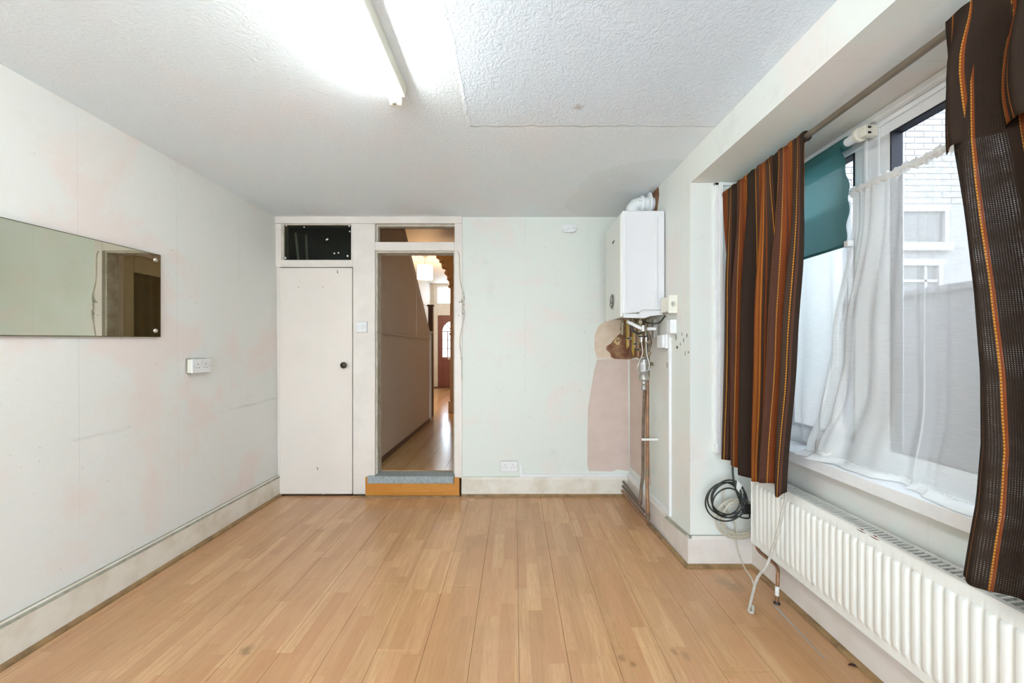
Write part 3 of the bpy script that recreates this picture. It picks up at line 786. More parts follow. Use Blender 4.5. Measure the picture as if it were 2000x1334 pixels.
# pine pilaster with carved corbel
pl = thing('arch_pilaster', 'orange pine pilaster with carved corbel in the hallway', 'pilaster', (-1.04, 6.9, HZ))
MB().box(-1.10, -0.98, 6.84, 6.95, HZ + 0.2, 2.55).build('shaft', 'pine', pl, bevel=0.01)
MB().box(-1.125, -0.96, 6.82, 6.95, HZ, HZ + 0.2).build('plinth', 'pine', pl, bevel=0.01)
MB().box(-1.13, -0.95, 6.81, 6.95, 2.30, 2.34).build('band', 'pine', pl, bevel=0.01)
MB().box(-1.115, -0.96, 6.82, 6.95, 1.50, 1.53).build('band', 'pine', pl, bevel=0.008)
cb = [(-0.98, 2.34), (-1.11, 2.34), (-1.12, 2.44), (-1.17, 2.52), (-1.16, 2.58), (-1.24, 2.66), (-1.24, 2.74), (-1.33, 2.80), (-1.33, 2.90), (-0.98, 2.90)]
MB().quadbox([(a, 6.80, b) for a, b in cb], (0, 0.15, 0)).build('corbel', 'pine', pl, bevel=0.012)
for q in range(4):
    MB().lathe((-1.10 - q * 0.045, 6.80, 2.45 + q * 0.10), (0, -1, 0), [(0, 0.045), (0.012, 0.035), (0.014, 0.018), (0.02, 0.012), (0.022, 0.001)], 14).build('scroll', 'pine', pl, smooth=True)
# front door wall
def fx(x): return (x - CX) * HY1 / F
def fz(y): return CAMZ - (y - CY) * HY1 / F
DX0, DX1, DT = fx(855), fx(855) + 0.84, fz(616)
wf = MB()
wf.box(-2.45, DX0 - 0.10, HY1, HY1 + 0.12, -0.1, 3.2); wf.box(DX1 + 0.1, -0.9, HY1, HY1 + 0.12, -0.1, 3.2)
wf.box(DX0 - 0.1, DX1 + 0.1, HY1, HY1 + 0.12, 3.07, 3.2); wf.box(DX0 - 0.1, DX1 + 0.1, HY1, HY1 + 0.12, -0.1, HZ)
struct(wf.build('wall_hall_front', 'hall_wall'), 'front wall of the hallway around the front door', 'wall')
fd = bpy.data.objects.new('door_2', None); COL.objects.link(fd); place(fd, ((DX0 + DX1) / 2, HY1, HZ), None)
struct(fd, 'dark red front door with an arched glazed panel', 'door')
def fbox(x0, x1, z0, z1, nm, mt, y0=HY1 + 0.02, y1=HY1 + 0.065):
    return MB().box(x0, x1, y0, y1, z0, z1).build(nm, mt, fd, bevel=0.004)
fbox(DX0 - 0.1, DX0, HZ, 3.07, 'frame_post', 'paint_white', HY1 - 0.02, HY1 + 0.1)
fbox(DX1, DX1 + 0.1, HZ, 3.07, 'frame_post', 'paint_white', HY1 - 0.02, HY1 + 0.1)
fbox(DX0, DX1, DT, DT + 0.34, 'frame_head', 'paint_white', HY1 - 0.02, HY1 + 0.1)
fbox(DX0, DX1, 3.0, 3.07, 'frame_head', 'paint_white', HY1 - 0.02, HY1 + 0.1)
MB().box(DX0, DX1, HY1 + 0.05, HY1 + 0.055, DT + 0.34, 3.0).build('fanlight_pane', 'glass', fd)
gx0, gx1, gz0, gz1 = DX0 + 0.13, DX1 - 0.13, HZ + 0.86, DT - 0.16
fbox(DX0, gx0, HZ + 0.01, DT, 'stile', 'mahogany'); fbox(gx1, DX1, HZ + 0.01, DT, 'stile', 'mahogany')
fbox(gx0, gx1, HZ + 0.01, gz0, 'lower_panel', 'mahogany')
fbox(gx0 + 0.05, gx1 - 0.05, HZ + 0.16, gz0 - 0.12, 'raised_field', 'mahogany', HY1 + 0.005, HY1 + 0.03)
fbox(gx0, gx1, gz1, DT, 'top_rail', 'mahogany')
R = (gx1 - gx0) / 2; zc = gz1 - R
for sgn in (-1, 1):      # spandrels that make the arch
    cxm = (gx0 + gx1) / 2
    arc = [(cxm + sgn * R * math.cos(a), zc + R * math.sin(a)) for a in [i * math.pi / 2 / 10 for i in range(11)]]
    poly = arc + [(cxm + sgn * R, gz1)]
    MB().quadbox([(a, HY1 + 0.02, b) for a, b in poly], (0, 0.045, 0)).build('arch_spandrel', 'mahogany', fd)
MB().box(gx0, gx1, HY1 + 0.04, HY1 + 0.044, gz0, gz1).build('pane', 'glass', fd)
for i in (1, 2, 3): fbox(gx0 + i * (gx1 - gx0) / 4 - 0.013, gx0 + i * (gx1 - gx0) / 4 + 0.013, gz0, zc, 'glazing_bar', 'mahogany', HY1 + 0.03, HY1 + 0.05)
for i in (1, 2, 3): fbox(gx0, gx1, gz0 + i * (zc - gz0) / 3 - 0.013, gz0 + i * (zc - gz0) / 3 + 0.013, 'glazing_bar', 'mahogany', HY1 + 0.03, HY1 + 0.05)
for a in (45, 90, 135):
    MB().tube([(cxm, HY1 + 0.04, zc), (cxm + R * math.cos(math.radians(a)), HY1 + 0.04, zc + R * math.sin(math.radians(a)))], 0.013, 6).build('glazing_bar', 'mahogany', fd)
MB().box(cxm - 0.14, cxm + 0.14, HY1 - 0.0, HY1 + 0.02, gz0 - 0.07, gz0 - 0.02).build('letter_plate', 'chrome', fd, bevel=0.004)
MB().box(DX0 - 0.1, DX1 + 0.1, HY1 - 0.06, HY1 + 0.06, HZ, HZ + 0.03).build('door_sill', 'dark_wood', fd)
# glazed side door in the hall (seen in the mirror)
sd = bpy.data.objects.new('door_3', None); COL.objects.link(sd); place(sd, (HXR, 4.1, HZ), None)
struct(sd, 'olive cream hall door with a curtained glass panel', 'door')
def sbox(y0, y1, z0, z1, nm, mt, t=0.03): return MB().box(HXR - t, HXR, y0, y1, z0, z1).build(nm, mt, sd, bevel=0.004)
sbox(3.60, 3.66, HZ, 2.22, 'frame_post', 'cream_paint', 0.05); sbox(4.64, 4.70, HZ, 2.22, 'frame_post', 'cream_paint', 0.05)
sbox(3.66, 4.64, 2.14, 2.22, 'frame_head', 'cream_paint', 0.05)
sbox(3.66, 3.78, HZ + .01, 2.14, 'stile', 'olive_stile'); sbox(4.52, 4.64, HZ + .01, 2.14, 'stile', 'olive_stile')
sbox(3.78, 4.52, 1.98, 2.14, 'rail', 'olive_stile'); sbox(3.78, 4.52, HZ + .01, 0.9, 'panel', 'olive_stile', 0.02)
MB().grid(lambda u, v: (HXR - 0.010 + 0.006 * math.sin(u * 46), 3.78 + 0.74 * u, 0.9 + 1.08 * v), 80, 2).build('door_curtain', 'door_curtain', sd, smooth=True)
# pendant lamp
lp = thing('pendant_lamp', 'lit white drum pendant lamp hanging in the hallway', 'lamp', (-1.75, 7.85, 2.63))
MB().lathe((-1.75, 7.85, 2.63), (0, 0, 1), [(0, 0.15), (0.26, 0.15)], 32).build('lamp_shade', 'lampshade', lp, smooth=True)
MB().cyl((-1.75, 7.85, 2.89), (-1.75, 7.85, 3.08), 0.005, 8).build('cord', 'brass', lp)
MB().lathe((-1.75, 7.85, 3.06), (0, 0, 1), [(0, 0.03), (0.02, 0.055), (0.04, 0.06)], 20).build('ceiling_rose', 'brass', lp, smooth=True)
bl = bpy.data.lights.new('pendant_bulb', 'POINT'); bl.energy = 36; bl.color = (1.0, 0.74, 0.45); bl.shadow_soft_size = 0.14
blo = bpy.data.objects.new('pendant_bulb', bl); COL.objects.link(blo); blo.location = (-1.75, 7.85, 2.45)

# ------------------------------------------------------------------ bare plaster where paper has gone
def patch(pts, name, mat, parent, Y=YB, d=0.0012, k=0):
    p = [at(x, y, Y) for x, y in pts]
    if k: p = spline(p, k, True)[:-1]
    return MB().quadbox([(q.x, Y - d, q.z) for q in p], (0, d + 0.0005, 0)).build(name, mat, parent)
def patch_r(pts, name, mat, parent, d=0.0012, k=0):
    """outline given as (depth Y, height Z) on the pier face"""
    p = [Vector((xr(y), y, z)) for y, z in pts]
    if k: p = spline(p, k, True)[:-1]
    return MB().quadbox([q + nr * d for q in p], -nr * (d + 0.0005)).build(name, mat, parent)
patch([(1166, 702), (1226, 700), (1229, 920), (1205, 917), (1196, 921), (1150, 920), (1147, 908), (1148, 800), (1152, 775), (1160, 725)], 'bare_plaster', 'plaster', wb, d=0.0010)
patch([(1183, 626), (1215, 625), (1230, 625), (1230, 702), (1192, 701), (1166, 700), (1161, 680), (1161, 655), (1168, 638)], 'torn_paper', 'old_paper', wb, d=0.0022)
patch([(1218, 626), (1230, 626), (1230, 702), (1200, 701), (1193, 697), (1192, 690), (1184, 683), (1184, 677), (1193, 671), (1200, 662), (1207, 655), (1213, 650), (1211, 642), (1212, 638), (1219, 636)], 'damp_brown_patch', 'brown_stain', wb, d=0.0032)
fm = MB()
for i in range(26):
    a = random.uniform(0, 6.28); q = random.random() ** 0.6
    c = at(1205 + 7 * q * math.cos(a), 666 + 8 * q * math.sin(a) + (4 if q < .3 else 0), YB - 0.004)
    r = random.uniform(0.005, 0.011)
    fm._lathe(c, Vector((random.uniform(-.4, .4), -1, random.uniform(-.4, .4))).normalized(), [(0, r), (r * .5, r * .8), (r * .8, r * .2)], 7)
fm.build('crumbly_filler', 'foam', wb)
patch_r([(3.43, 1.5), (3.10, 1.5), (3.05, 1.35), (3.0, 1.22), (3.1, 1.16), (3.25, 1.19), (3.43, 1.17)], 'damp_brown_patch', 'brown_stain', wr, 0.002)
patch_r([(3.43, 1.17), (3.12, 1.17), (3.06, 1.0), (2.98, 0.6), (2.95, 0.25), (3.43, 0.25)], 'bare_plaster', 'plaster', wr, 0.001)
# foam drip in the corner
dr = thing('foam_drips', 'yellow and brown dried drips in the corner below the boiler', 'drips', (0.93, 3.3, 1.25))
for i in range(9):
    x0 = 1221 + i * 3.0
    c0 = at(x0, 621, 3.41 - i * 0.045)
    L = 0.10 + 0.22 * random.random()
    MB().tube(spline([c0, c0 + Vector((0.004, -.004, -L * .4)), c0 + Vector((0.002, -.002, -L))], 4), [0.012] + [0.008] * 7 + [0.002], 6).build('drip', ['brown_stain', 'yellow_plastic', 'foam', 'old_pipe'][i % 4], dr, smooth=True)
# gouges on the pier
for (x, y, w, h) in ((1322, 660, 3, 7), (1324, 678, 3, 3), (1330, 672, 1.5, 3), (1333, 652, 1.5, 4), (1336, 664, 1.5, 6), (1345, 688, 3, 2.2), (1317, 645, 3, 7), (1339, 690, 1.4, 6), (1313, 668, 3, 8), (1306, 712, 1, 6), (1342, 655, 1.2, 5)):
    Y = 785 * 1.018 / (x - CX - 0.0)
    X = xr(Y)
    zc_ = CAMZ - (y - CY) * Y / F
    wm, hm_ = w * Y / F * 1.6, h * Y / F
    pts = [(Y + wm * math.cos(i) * random.uniform(.5, 1.1), zc_ + hm_ * math.sin(i) * random.uniform(.6, 1.2)) for i in [j * 6.283 / 8 for j in range(8)]]
    patch_r(pts, 'gouge', random.choice(['gouge', 'chip_green', 'chip_green']), wr, 0.0012)

# ------------------------------------------------------------------ window in the recess
wd = bpy.data.objects.new('window_1', None); COL.objects.link(wd); place(wd, (XG, 1.2, 0.76), None)
struct(wd, 'white framed window in the recess with broad sill', 'window')
ZT = ZS
def wbx(x0, x1, y0, y1, z0, z1, nm, mt='upvc', bev=0.004): return MB().box(x0, x1, y0, y1, z0, z1).build(nm, mt, wd, bevel=bev)
YM0, YM1 = 1.655, 1.735
wbx(XG, XG + 0.07, YE, YP, 0.755, 0.80, 'bottom_rail'); wbx(XG, XG + 0.07, YE, YP, ZT - 0.05, ZT, 'top_rail')
wbx(XG, XG + 0.07, YP - 0.055, YP, 0.80, ZT - 0.05, 'jamb'); wbx(XG, XG + 0.07, YE, YE + 0.055, 0.80, ZT - 0.05, 'jamb')
wbx(XG, XG + 0.07, YM0, YM1, 0.80, ZT - 0.05, 'mullion')
wbx(XG - 0.012, XG, YM0 + 0.045, YM0 + 0.062, 0.80, ZT - 0.05, 'mullion_bead')
for (a, b, nm) in ((YE + 0.055, YM0, 'opening_sash'), (YM1, YP - 0.055, 'fixed_light')):
    z0, z1 = 0.80, ZT - 0.05
    s = MB(); t_ = 0.045
    for q in ((a, b, z0, z0 + t_), (a, b, z1 - t_, z1)): s.box(XG + 0.006, XG + 0.06, q[0], q[1], q[2], q[3])
    s.box(XG + 0.006, XG + 0.06, a, a + t_, z0 + t_, z1 - t_); s.box(XG + 0.006, XG + 0.06, b - t_, b, z0 + t_, z1 - t_)
    so = s.build(nm, 'upvc', wd, bevel=0.003)
    g = MB(); e = 0.006
    g.box(XG + 0.004, XG + 0.05, a + t_, a + t_ + e, z0 + t_, z1 - t_); g.box(XG + 0.004, XG + 0.05, b - t_ - e, b - t_, z0 + t_, z1 - t_)
    g.box(XG + 0.004, XG + 0.05, a + t_, b - t_, z0 + t_, z0 + t_ + e); g.box(XG + 0.004, XG + 0.05, a + t_, b - t_, z1 - t_ - e, z1 - t_)
    g.build('gasket', 'gasket', so)
    MB().box(XG + 0.036, XG + 0.040, a + t_, b - t_, z0 + t_, z1 - t_).build('pane', 'glass_dimming', so)
wbx(1.325, XG + 0.02, YE, YP, 0.712, 0.762, 'window_sill', 'sill', 0.004)
wbx(1.350, 1.386, YE, YP, 0.705, 0.7125, 'sill_shadow_strip', 'dust_shadow', 0.001)  # dark strip painted as the shadow line under the sill
# head strip and blind fixing batten
wbx(XG - 0.03, XG, YE, YP, ZS - 0.03, ZS, 'head_bead', 'paint_white', 0.006)
# narrow white trim on the recess end wall
ct = thing('cable_trunking', 'white trunking on the recess end beside the striped curtain', 'trunking', (1.19, YP - 0.01, 0.68))
MB().box(1.155, 1.178, YP - 0.014, YP, 0.70, ZS - 0.0).build('channel', 'paint_white', ct, bevel=0.003)
MB().box(1.178, 1.20, YP - 0.020, YP, 0.70, ZS - 0.0).build('lid', 'paint_white', ct, bevel=0.003)
MB().box(1.150, 1.20, YP - 0.035, YP, 0.66, 0.715).build('end_cap', 'white_plastic', ct, bevel=0.003)
MB().box(1.155, 1.40, YP - 0.014, YP, ZS - 0.02, ZS - 0.001).build('top_channel', 'paint_white', ct, bevel=0.003)

# ------------------------------------------------------------------ outside
struct(MB().box(1.6, 14, -8, 16, -0.5, -0.3).build('yard_ground', 'paving'), 'grey paved side yard outside the window', 'ground')
gwall = MB().box(2.62, 2.80, -6, 5.0, -0.3, 1.60)
gw = gwall.build('garden_wall', 'render_grey')
tag(gw, 'grey rendered garden wall outside the window', 'garden wall')
MB().box(2.59, 2.83, -6, 5.0, 1.60, 1.645).build('coping', 'render_grey', gw, bevel=0.01)
YO = 5.0
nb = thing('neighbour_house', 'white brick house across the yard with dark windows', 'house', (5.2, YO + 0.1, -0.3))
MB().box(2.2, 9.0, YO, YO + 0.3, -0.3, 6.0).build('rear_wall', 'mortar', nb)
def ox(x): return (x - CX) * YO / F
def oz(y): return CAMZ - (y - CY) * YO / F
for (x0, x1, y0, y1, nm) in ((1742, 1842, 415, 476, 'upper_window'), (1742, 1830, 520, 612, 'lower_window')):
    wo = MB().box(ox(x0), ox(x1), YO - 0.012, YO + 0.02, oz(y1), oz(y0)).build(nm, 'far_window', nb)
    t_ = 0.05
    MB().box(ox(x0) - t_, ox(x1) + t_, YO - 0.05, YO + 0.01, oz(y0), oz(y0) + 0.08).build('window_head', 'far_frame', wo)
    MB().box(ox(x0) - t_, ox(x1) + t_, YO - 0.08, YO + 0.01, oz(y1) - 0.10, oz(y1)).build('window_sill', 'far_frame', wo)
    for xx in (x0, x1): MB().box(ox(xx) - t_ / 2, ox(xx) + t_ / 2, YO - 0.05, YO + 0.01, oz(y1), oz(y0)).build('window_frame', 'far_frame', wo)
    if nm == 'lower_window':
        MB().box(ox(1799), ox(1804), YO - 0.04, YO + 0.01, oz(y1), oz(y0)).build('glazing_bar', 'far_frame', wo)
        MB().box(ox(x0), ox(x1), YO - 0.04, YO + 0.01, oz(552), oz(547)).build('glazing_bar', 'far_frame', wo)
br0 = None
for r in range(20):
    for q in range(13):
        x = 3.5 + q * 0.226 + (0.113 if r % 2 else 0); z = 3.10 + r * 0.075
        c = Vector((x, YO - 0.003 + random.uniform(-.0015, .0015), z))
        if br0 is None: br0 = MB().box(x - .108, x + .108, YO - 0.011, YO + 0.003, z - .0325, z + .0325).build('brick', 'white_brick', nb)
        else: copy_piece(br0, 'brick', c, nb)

# ------------------------------------------------------------------ curtain rod, curtains
XRD, ZRD = 1.21, 2.135
rd = thing('curtain_rod', 'brown tarnished curtain rod spanning the window recess', 'curtain rod', (XRD, 1.3, ZRD))
MB().cyl((XRD, YP - 0.001, ZRD), (XRD, YE + 0.001, ZRD), 0.0125, 14).build('rod', 'rod', rd, smooth=True)
for yy in (YP - 0.012, YE + 0.012):
    MB().lathe((XRD, yy + (0.0115 if yy > 1 else -0.0115), ZRD), (0, -1 if yy > 1 else 1, 0), [(0, 0.028), (0.006, 0.028), (0.008, 0.018), (0.02, 0.016)], 16).build('end_socket', 'rod', rd, smooth=True)

def curtain(name, mat, parent, yfn, folds, amp, zb, u0, nu=220, nv=46, phase=0.0, ztop=None, v_from=0.0, xoff=0.0, cloth=1.3, tip=None):
    """yfn(u,v): position along the rod; folds: list of (freq, amp, phase)"""
    zt = ztop if ztop is not None else ZRD + 0.006
    def xo(u, v):
        e = 0.16 + 0.84 * sm(0.0, 0.40, v)
        return sum(a * math.sin(2 * math.pi * f * u + p + 0.35 * math.sin(3.1 * v + f)) for f, a, p in folds) * e
    def fn(u, v):
        vv = v_from + v * (1 - v_from)
        zbot = zb(u)
        z = zt + (zbot - zt) * vv
        return Vector((XRD - 0.022 + xoff + xo(u, vv), yfn(u, vv), z))
    # arc length across (taken at mid height) gives the stripe coordinate
    us = [0.0]
    for i in range(nu):
        us.append(us[-1] + (fn((i + 1) / nu, 0.55).xy - fn(i / nu, 0.55).xy).length)
    H = zt - zb(0.5)
    def uvfn(u, v):
        return (u0 + us[min(nu, round(u * nu))], v * H)
    if name == 'cloth':
        def pk(u, v):
            a = math.pi * 2 * v
            r = 0.0185 + 0.003 * math.sin(u * 60) + 0.002 * math.sin(u * 141 + 1)
            return (XRD + r * math.cos(a) * 1.1, yfn(u, 0.0), ZRD + 0.002 + r * math.sin(a))
        MB().grid(pk, nu, 12, lambda u, v: (uvfn(u, 0)[0], v * 0.12)).build('rod_pocket', 'stripe_brown' if mat == 'stripe_open' else mat, parent, smooth=True)
    m = MB().grid(fn, nu, nv, uvfn)
    return m.build(name, mat, parent, smooth=True, solid=0.0016)

c1 = thing('curtain', 'brown and rust striped curtain beside the teal roller blind', 'curtain', (XRD, 1.98, 0.6), None)
def y1fn(u, v):
    yl = YP - 0.03 + 0.0 * v
    yrr = 1.665 + 0.05 * sm(0.2, 0.6, v) + 0.055 * sm(0.55, 1.0, v)
    q = u + 0.02 * math.sin(9 * u + 2 * v)
    return yl + (yrr - yl) * q
def zb1(u):
    return 0.622 + 0.020 * math.sin(7 * u + 1) - 0.055 * sm(0.86, 0.95, u) * (1 - 0.55 * sm(0.96, 1.0, u))
curtain('cloth', 'stripe_cloth', c1, y1fn, [(6.0, 0.030, 0.4), (3.2, 0.012, 1.1), (10.5, 0.006, 2.0)], 1, zb1, 0.10)
# turned-over edge behind, seen at the rod
def y1b(u, v): return 1.725 + 0.03 * u + 0.05 * sm(0.2, 0.6, v)
MB().grid(lambda u, v: (XRD + 0.018 + 0.012 * u, y1b(u, v * 0.22) - 0.02, ZRD + 0.012 - v * 0.32), 4, 12, lambda u, v: (0.05 * u + 0.15, v * 0.3)).build('return_edge', 'stripe_cloth', c1, smooth=True, solid=0.0016)

c2 = thing('curtain', 'dark brown open-weave striped curtain hanging near the radiator end', 'curtain', (XRD, 0.75, 0.64), None)
LEFT2 = [(0.0, 1.124), (0.12, 1.127), (0.24, 1.117), (0.36, 1.093), (0.5, 1.068), (0.64, 1.050), (0.76, 1.046), (0.86, 1.055), (0.94, 1.072), (1.0, 1.084)]
def left2(v):
    for (a, ya), (b, yb) in zip(LEFT2, LEFT2[1:]):
        if v <= b: return ya + (yb - ya) * (v - a) / (b - a) - 0.022
    return LEFT2[-1][1] - 0.022
def y2fn(u, v): return left2(v) + (0.42 - left2(v)) * u
def zb2(u): return 0.655 - 0.012 * sm(0.0, 0.25, u)
curtain('cloth', 'stripe_open', c2, y2fn, [(4.6, 0.030, 2.9), (9.0, 0.008, 0.3)], 1, zb2, 0.135, nu=200)
curtain('folded_header', 'stripe_brown', c2, lambda u, v: left2(v * 0.24) + 0.003 + (0.42 - left2(v)) * u, [(4.6, 0.030, 2.9), (9.0, 0.008, 0.3)], 1, lambda u: 1.782 + 0.01 * math.sin(9 * u), 0.135, nu=200, nv=16, xoff=-0.006, ztop=ZRD + 0.016)

# ------------------------------------------------------------------ roller blind
rb = thing('roller_blind', 'torn teal roller blind hanging behind the rust striped curtain', 'roller blind', (1.46, 1.98, 1.70))
XB, ZB = 1.455, 2.155
MB().cyl((XB, 1.755, ZB), (XB, YP - 0.02, ZB), 0.026, 18).build('rolled_cloth', 'blind', rb, smooth=True)
MB().cyl((XB, 1.70, ZB), (XB, 1.757, ZB), 0.019, 18).build('tube_end', 'white_plastic', rb, smooth=True)
MB().lathe((XB, 1.70, ZB), (0, -1, 0), [(0, 0.03), (0.012, 0.03), (0.014, 0.02), (0.02, 0.019)], 18).build('chain_wheel', 'cream_plastic', rb, smooth=True)
MB().box(XB - 0.012, XG + 0.0, 1.655, 1.682, ZB - 0.022, ZB + 0.024).build('bracket', 'cream_plastic', rb, bevel=0.004)
for q in (-0.010, 0.012): MB().box(XB + 0.0, XB + 0.012, 1.653, 1.656, ZB + q - 0.004, ZB + q + 0.004).build('bracket_slot', 'dark_hole', rb)
def blind_fn(u, v):
    y = 1.722 + (YP - 0.03 - 1.722) * u
    edge = (1 - sm(0, 0.16, u))
    x = XB - 0.026 + 0.010 * math.sin(u * 7 + v * 3) * v + 0.012 * math.sin(u * 16 + 5 * v) * edge * v
    y += edge * (0.045 * (1 - v) ** 3 + 0.006 * math.sin(v * 25))
    return (x, y, ZB + 0.004 - v * 0.455)
MB().grid(blind_fn, 40, 30).build('cloth', 'blind', rb, smooth=True)
MB().box(XB - 0.034, XB - 0.022, 1.722, YP - 0.03, 1.695, 1.706).build('bottom_bar', 'blind', rb, bevel=0.002)
MB().box(XB - 0.040, XB - 0.014, 1.705, 1.730, 1.688, 1.716).build('bar_end_clip', 'white_plastic', rb, bevel=0.004)
fr_ = MB()
for i in range(16):
    v = 0.12 + 0.55 * i / 16; p = Vector(blind_fn(0, v))
    fr_.tube([p, p + Vector((random.uniform(-.006, .004), -random.uniform(.004, .012), -random.uniform(.003, .014)))], 0.0007, 4)
fr_.build('frayed_threads', 'blind', rb)

# ------------------------------------------------------------------ net curtain
nt = thing('net_curtain', 'sheer white net curtain drooping onto the window sill', 'net curtain', (1.44, 1.2, 0.765))
XNT, ZNT = 1.462, 1.925
def net_prof(u):
    """fold density: gathered towards the mullion, nearly flat across the right pane"""
    return 1.0 - sm(0.26, 0.44, u) * 0.90 + 0.45 * sm(0.90, 1.0, u)
NY0, NY1 = 1.735, 0.72
def net_fn(u, v):
    y = NY0 + (NY1 - NY0) * u
    y += (0.10 * sm(0.10, 0.55, v) + 0.05 * sm(0.6, 1.0, v)) * (1 - sm(0.0, 0.30, u))
    g = net_prof(u)
    ph = 2 * math.pi * (11 * u + 0.55 * math.sin(7.0 * u + 0.6) + 0.25 * math.sin(19 * u)) + 0.9 * math.sin(1.6 * v + 2 * u)
    x = XNT - 0.006 + 0.020 * g * math.sin(ph) * (0.35 + 0.65 * v) + 0.006 * g * math.sin(2.3 * ph + 1)
    x += 0.006 * math.sin(2 * math.pi * 3.1 * u + 2 + v) * v
    z = ZNT - v * (ZNT - 0.785)
    slump = sm(0.72, 1.0, v)
    x -= (0.060 + 0.022 * math.sin(2 * math.pi * 2.1 * u + 0.5)) * slump ** 1.5
    z = max(z, 0.776 + 0.004 * math.sin(21 * u))
    return (x, y, z)
MB().grid(net_fn, 300, 44, lambda u, v: (u * 1.3, v * 1.15)).build('net', 'net', nt, smooth=True)
def hem_fn(u, v):
    p = Vector(net_fn(u, 1.0))
    d = 0.070 + 0.022 * math.sin(2 * math.pi * 2.3 * u + 1) + 0.008 * math.sin(2 * math.pi * 6.1 * u)
    return (p.x - v * d * 0.62, p.y - v * 0.004, 0.7655 + (p.z - 0.7655) * (1 - v) ** 2 + 0.010 * math.sin(math.pi * v) * (0.6 + 0.5 * math.sin(2 * math.pi * 6 * u)))
MB().grid(hem_fn, 200, 6, lambda u, v: (u, v * .06)).build('hem', 'net_dense', nt, smooth=True)
hp = [Vector(hem_fn(i / 260, 0.12)) + Vector((-0.002, 0, 0.003 + 0.0022 * math.sin(i * 1.9))) for i in range(261)]
MB().tube(hp, 0.0012, 4).build('hem_stitching', 'net_dense', nt)
def head_fn(u, v):
    y = NY0 + 0.005 + (NY1 - NY0) * u
    a = v * 2 * math.pi
    rr = 0.017 + 0.004 * math.sin(2 * math.pi * 26 * u) + 0.003 * math.sin(2 * math.pi * 61 * u + 1)
    return (XNT - 0.004 + 0.010 * math.cos(a), y, ZNT + 0.004 + rr * math.sin(a) + 0.003 * math.sin(2 * math.pi * 9 * u))
MB().grid(head_fn, 260, 10).build('gathered_heading', 'net_dense', nt, smooth=True)
# looser bunched length behind the blind, toward the pier
def net2_fn(u, v):
    y = 2.26 + (1.745 - 2.26) * u
    x = XNT + 0.004 + 0.020 * math.sin(2 * math.pi * (5 * u + 0.4 * math.sin(6 * u)) + 1.5 * v) * (0.5 + 0.5 * v)
    z = 1.90 - v * (1.90 - 0.80)
    bulge = sm(0.55, 0.9, v) * (1 - 0.5 * sm(0.9, 1, v))
    x -= 0.05 * bulge * sm(0.2, 0.7, u)
    y += 0.03 * math.sin(3 * v + 4 * u) * v
    return (x, y, max(z, 0.775))
MB().grid(net2_fn, 120, 34, lambda u, v: (u * .9, v * 1.1)).build('net_return', 'net', nt, smooth=True)
kp = [Vector((1.405, 1.86, 0.86)), Vector((1.385, 1.825, 0.80)), Vector((1.375, 1.80, 0.785)), Vector((1.375, 1.77, 0.787)), Vector((1.395, 1.745, 0.82)), Vector((1.43, 1.735, 0.93))]
MB().tube(spline(kp, 6), [0.003 + 0.023 * math.sin(math.pi * (i + 0.4) / 31.5) for i in range(31)], 10).build('slumped_fold', 'net_dense', nt, smooth=True)
MB().cyl((XNT - 0.004, NY0 + 0.02, ZNT + 0.004), (XNT - 0.004, YE + 0.06, ZNT + 0.004), 0.004, 8).build('curtain_wire', 'white_plastic', nt)

# ------------------------------------------------------------------ radiator
XF, RZ0, RZ1, RY0, RY1 = 1.262, 0.217, 0.588, 0.72, 2.15
ra = thing('radiator', 'white ribbed panel radiator under the window', 'radiator', (1.31, 1.43, RZ0))
PIT = 0.0333
nrib = int((RY1 - RY0 - 0.04) / PIT)
ybase = RY1 - 0.028
pts_y, dep = [RY1], [0.0]
def rib_prof():
    ys = [(RY1, 0.0), (ybase + 0.002, 0.0)]
    for i in range(nrib):
        c = ybase - PIT * (i + 0.5)
        for dy, dd in ((0.0150, 0.0), (0.0125, 0.0022), (0.0095, 0.0068), (0.006, 0.0085), (0.0, 0.009), (-0.006, 0.0085), (-0.0095, 0.0068), (-0.0125, 0.0022), (-0.0150, 0.0)):
            ys.append((c + dy, dd))
    ys.append((RY0, 0.0))
    return ys
prof = rib_prof()
zs = [(RZ0, 0), (RZ0 + 0.030, 0), (RZ0 + 0.036, 0.25), (RZ0 + 0.050, 1), (RZ1 - 0.058, 1), (RZ1 - 0.046, 0.8), (RZ1 - 0.040, 0), (RZ1 - 0.004, 0), (RZ1, -0.4)]
m = MB(); nz = len(zs)
for (y, d) in prof:
    for (z, k) in zs:
        m.v.append((XF + 0.009 - (d * k if k > 0 else (0 if k == 0 else -0.003)), y, z))
for i in range(len(prof) - 1):
    for j in range(nz - 1):
        a = i * nz + j; m.f.append((a, a + nz, a + nz + 1, a + 1))
fp = m.build('front_panel', 'radiator', ra, smooth=True)
MB().box(XF + 0.011, XF + 0.022, RY0, RY1, RZ0, RZ1 - 0.004).build('water_panel', 'radiator', ra, bevel=0.002)
MB().box(XF + 0.075, XF + 0.09, RY0, RY1, RZ0, RZ1 - 0.004).build('rear_panel', 'radiator', ra, bevel=0.002)
MB().box(XF + 0.004, XF + 0.090, RY1, RY1 + 0.004, RZ0 + 0.005, RZ1).build('end_cover', 'radiator', ra, bevel=0.001)
MB().box(XF + 0.004, XF + 0.090, RY0 - 0.004, RY0, RZ0 + 0.005, RZ1).build('end_cover', 'radiator', ra, bevel=0.001)
g = MB()
g.box(XF + 0.008, XF + 0.026, RY0, RY1, RZ1 - 0.002, RZ1 + 0.003); g.box(XF + 0.078, XF + 0.088, RY0, RY1, RZ1 - 0.002, RZ1 + 0.003)
g.build('grille_rail', 'radiator_lip', ra)
g = MB(); yy = RY0 + 0.012
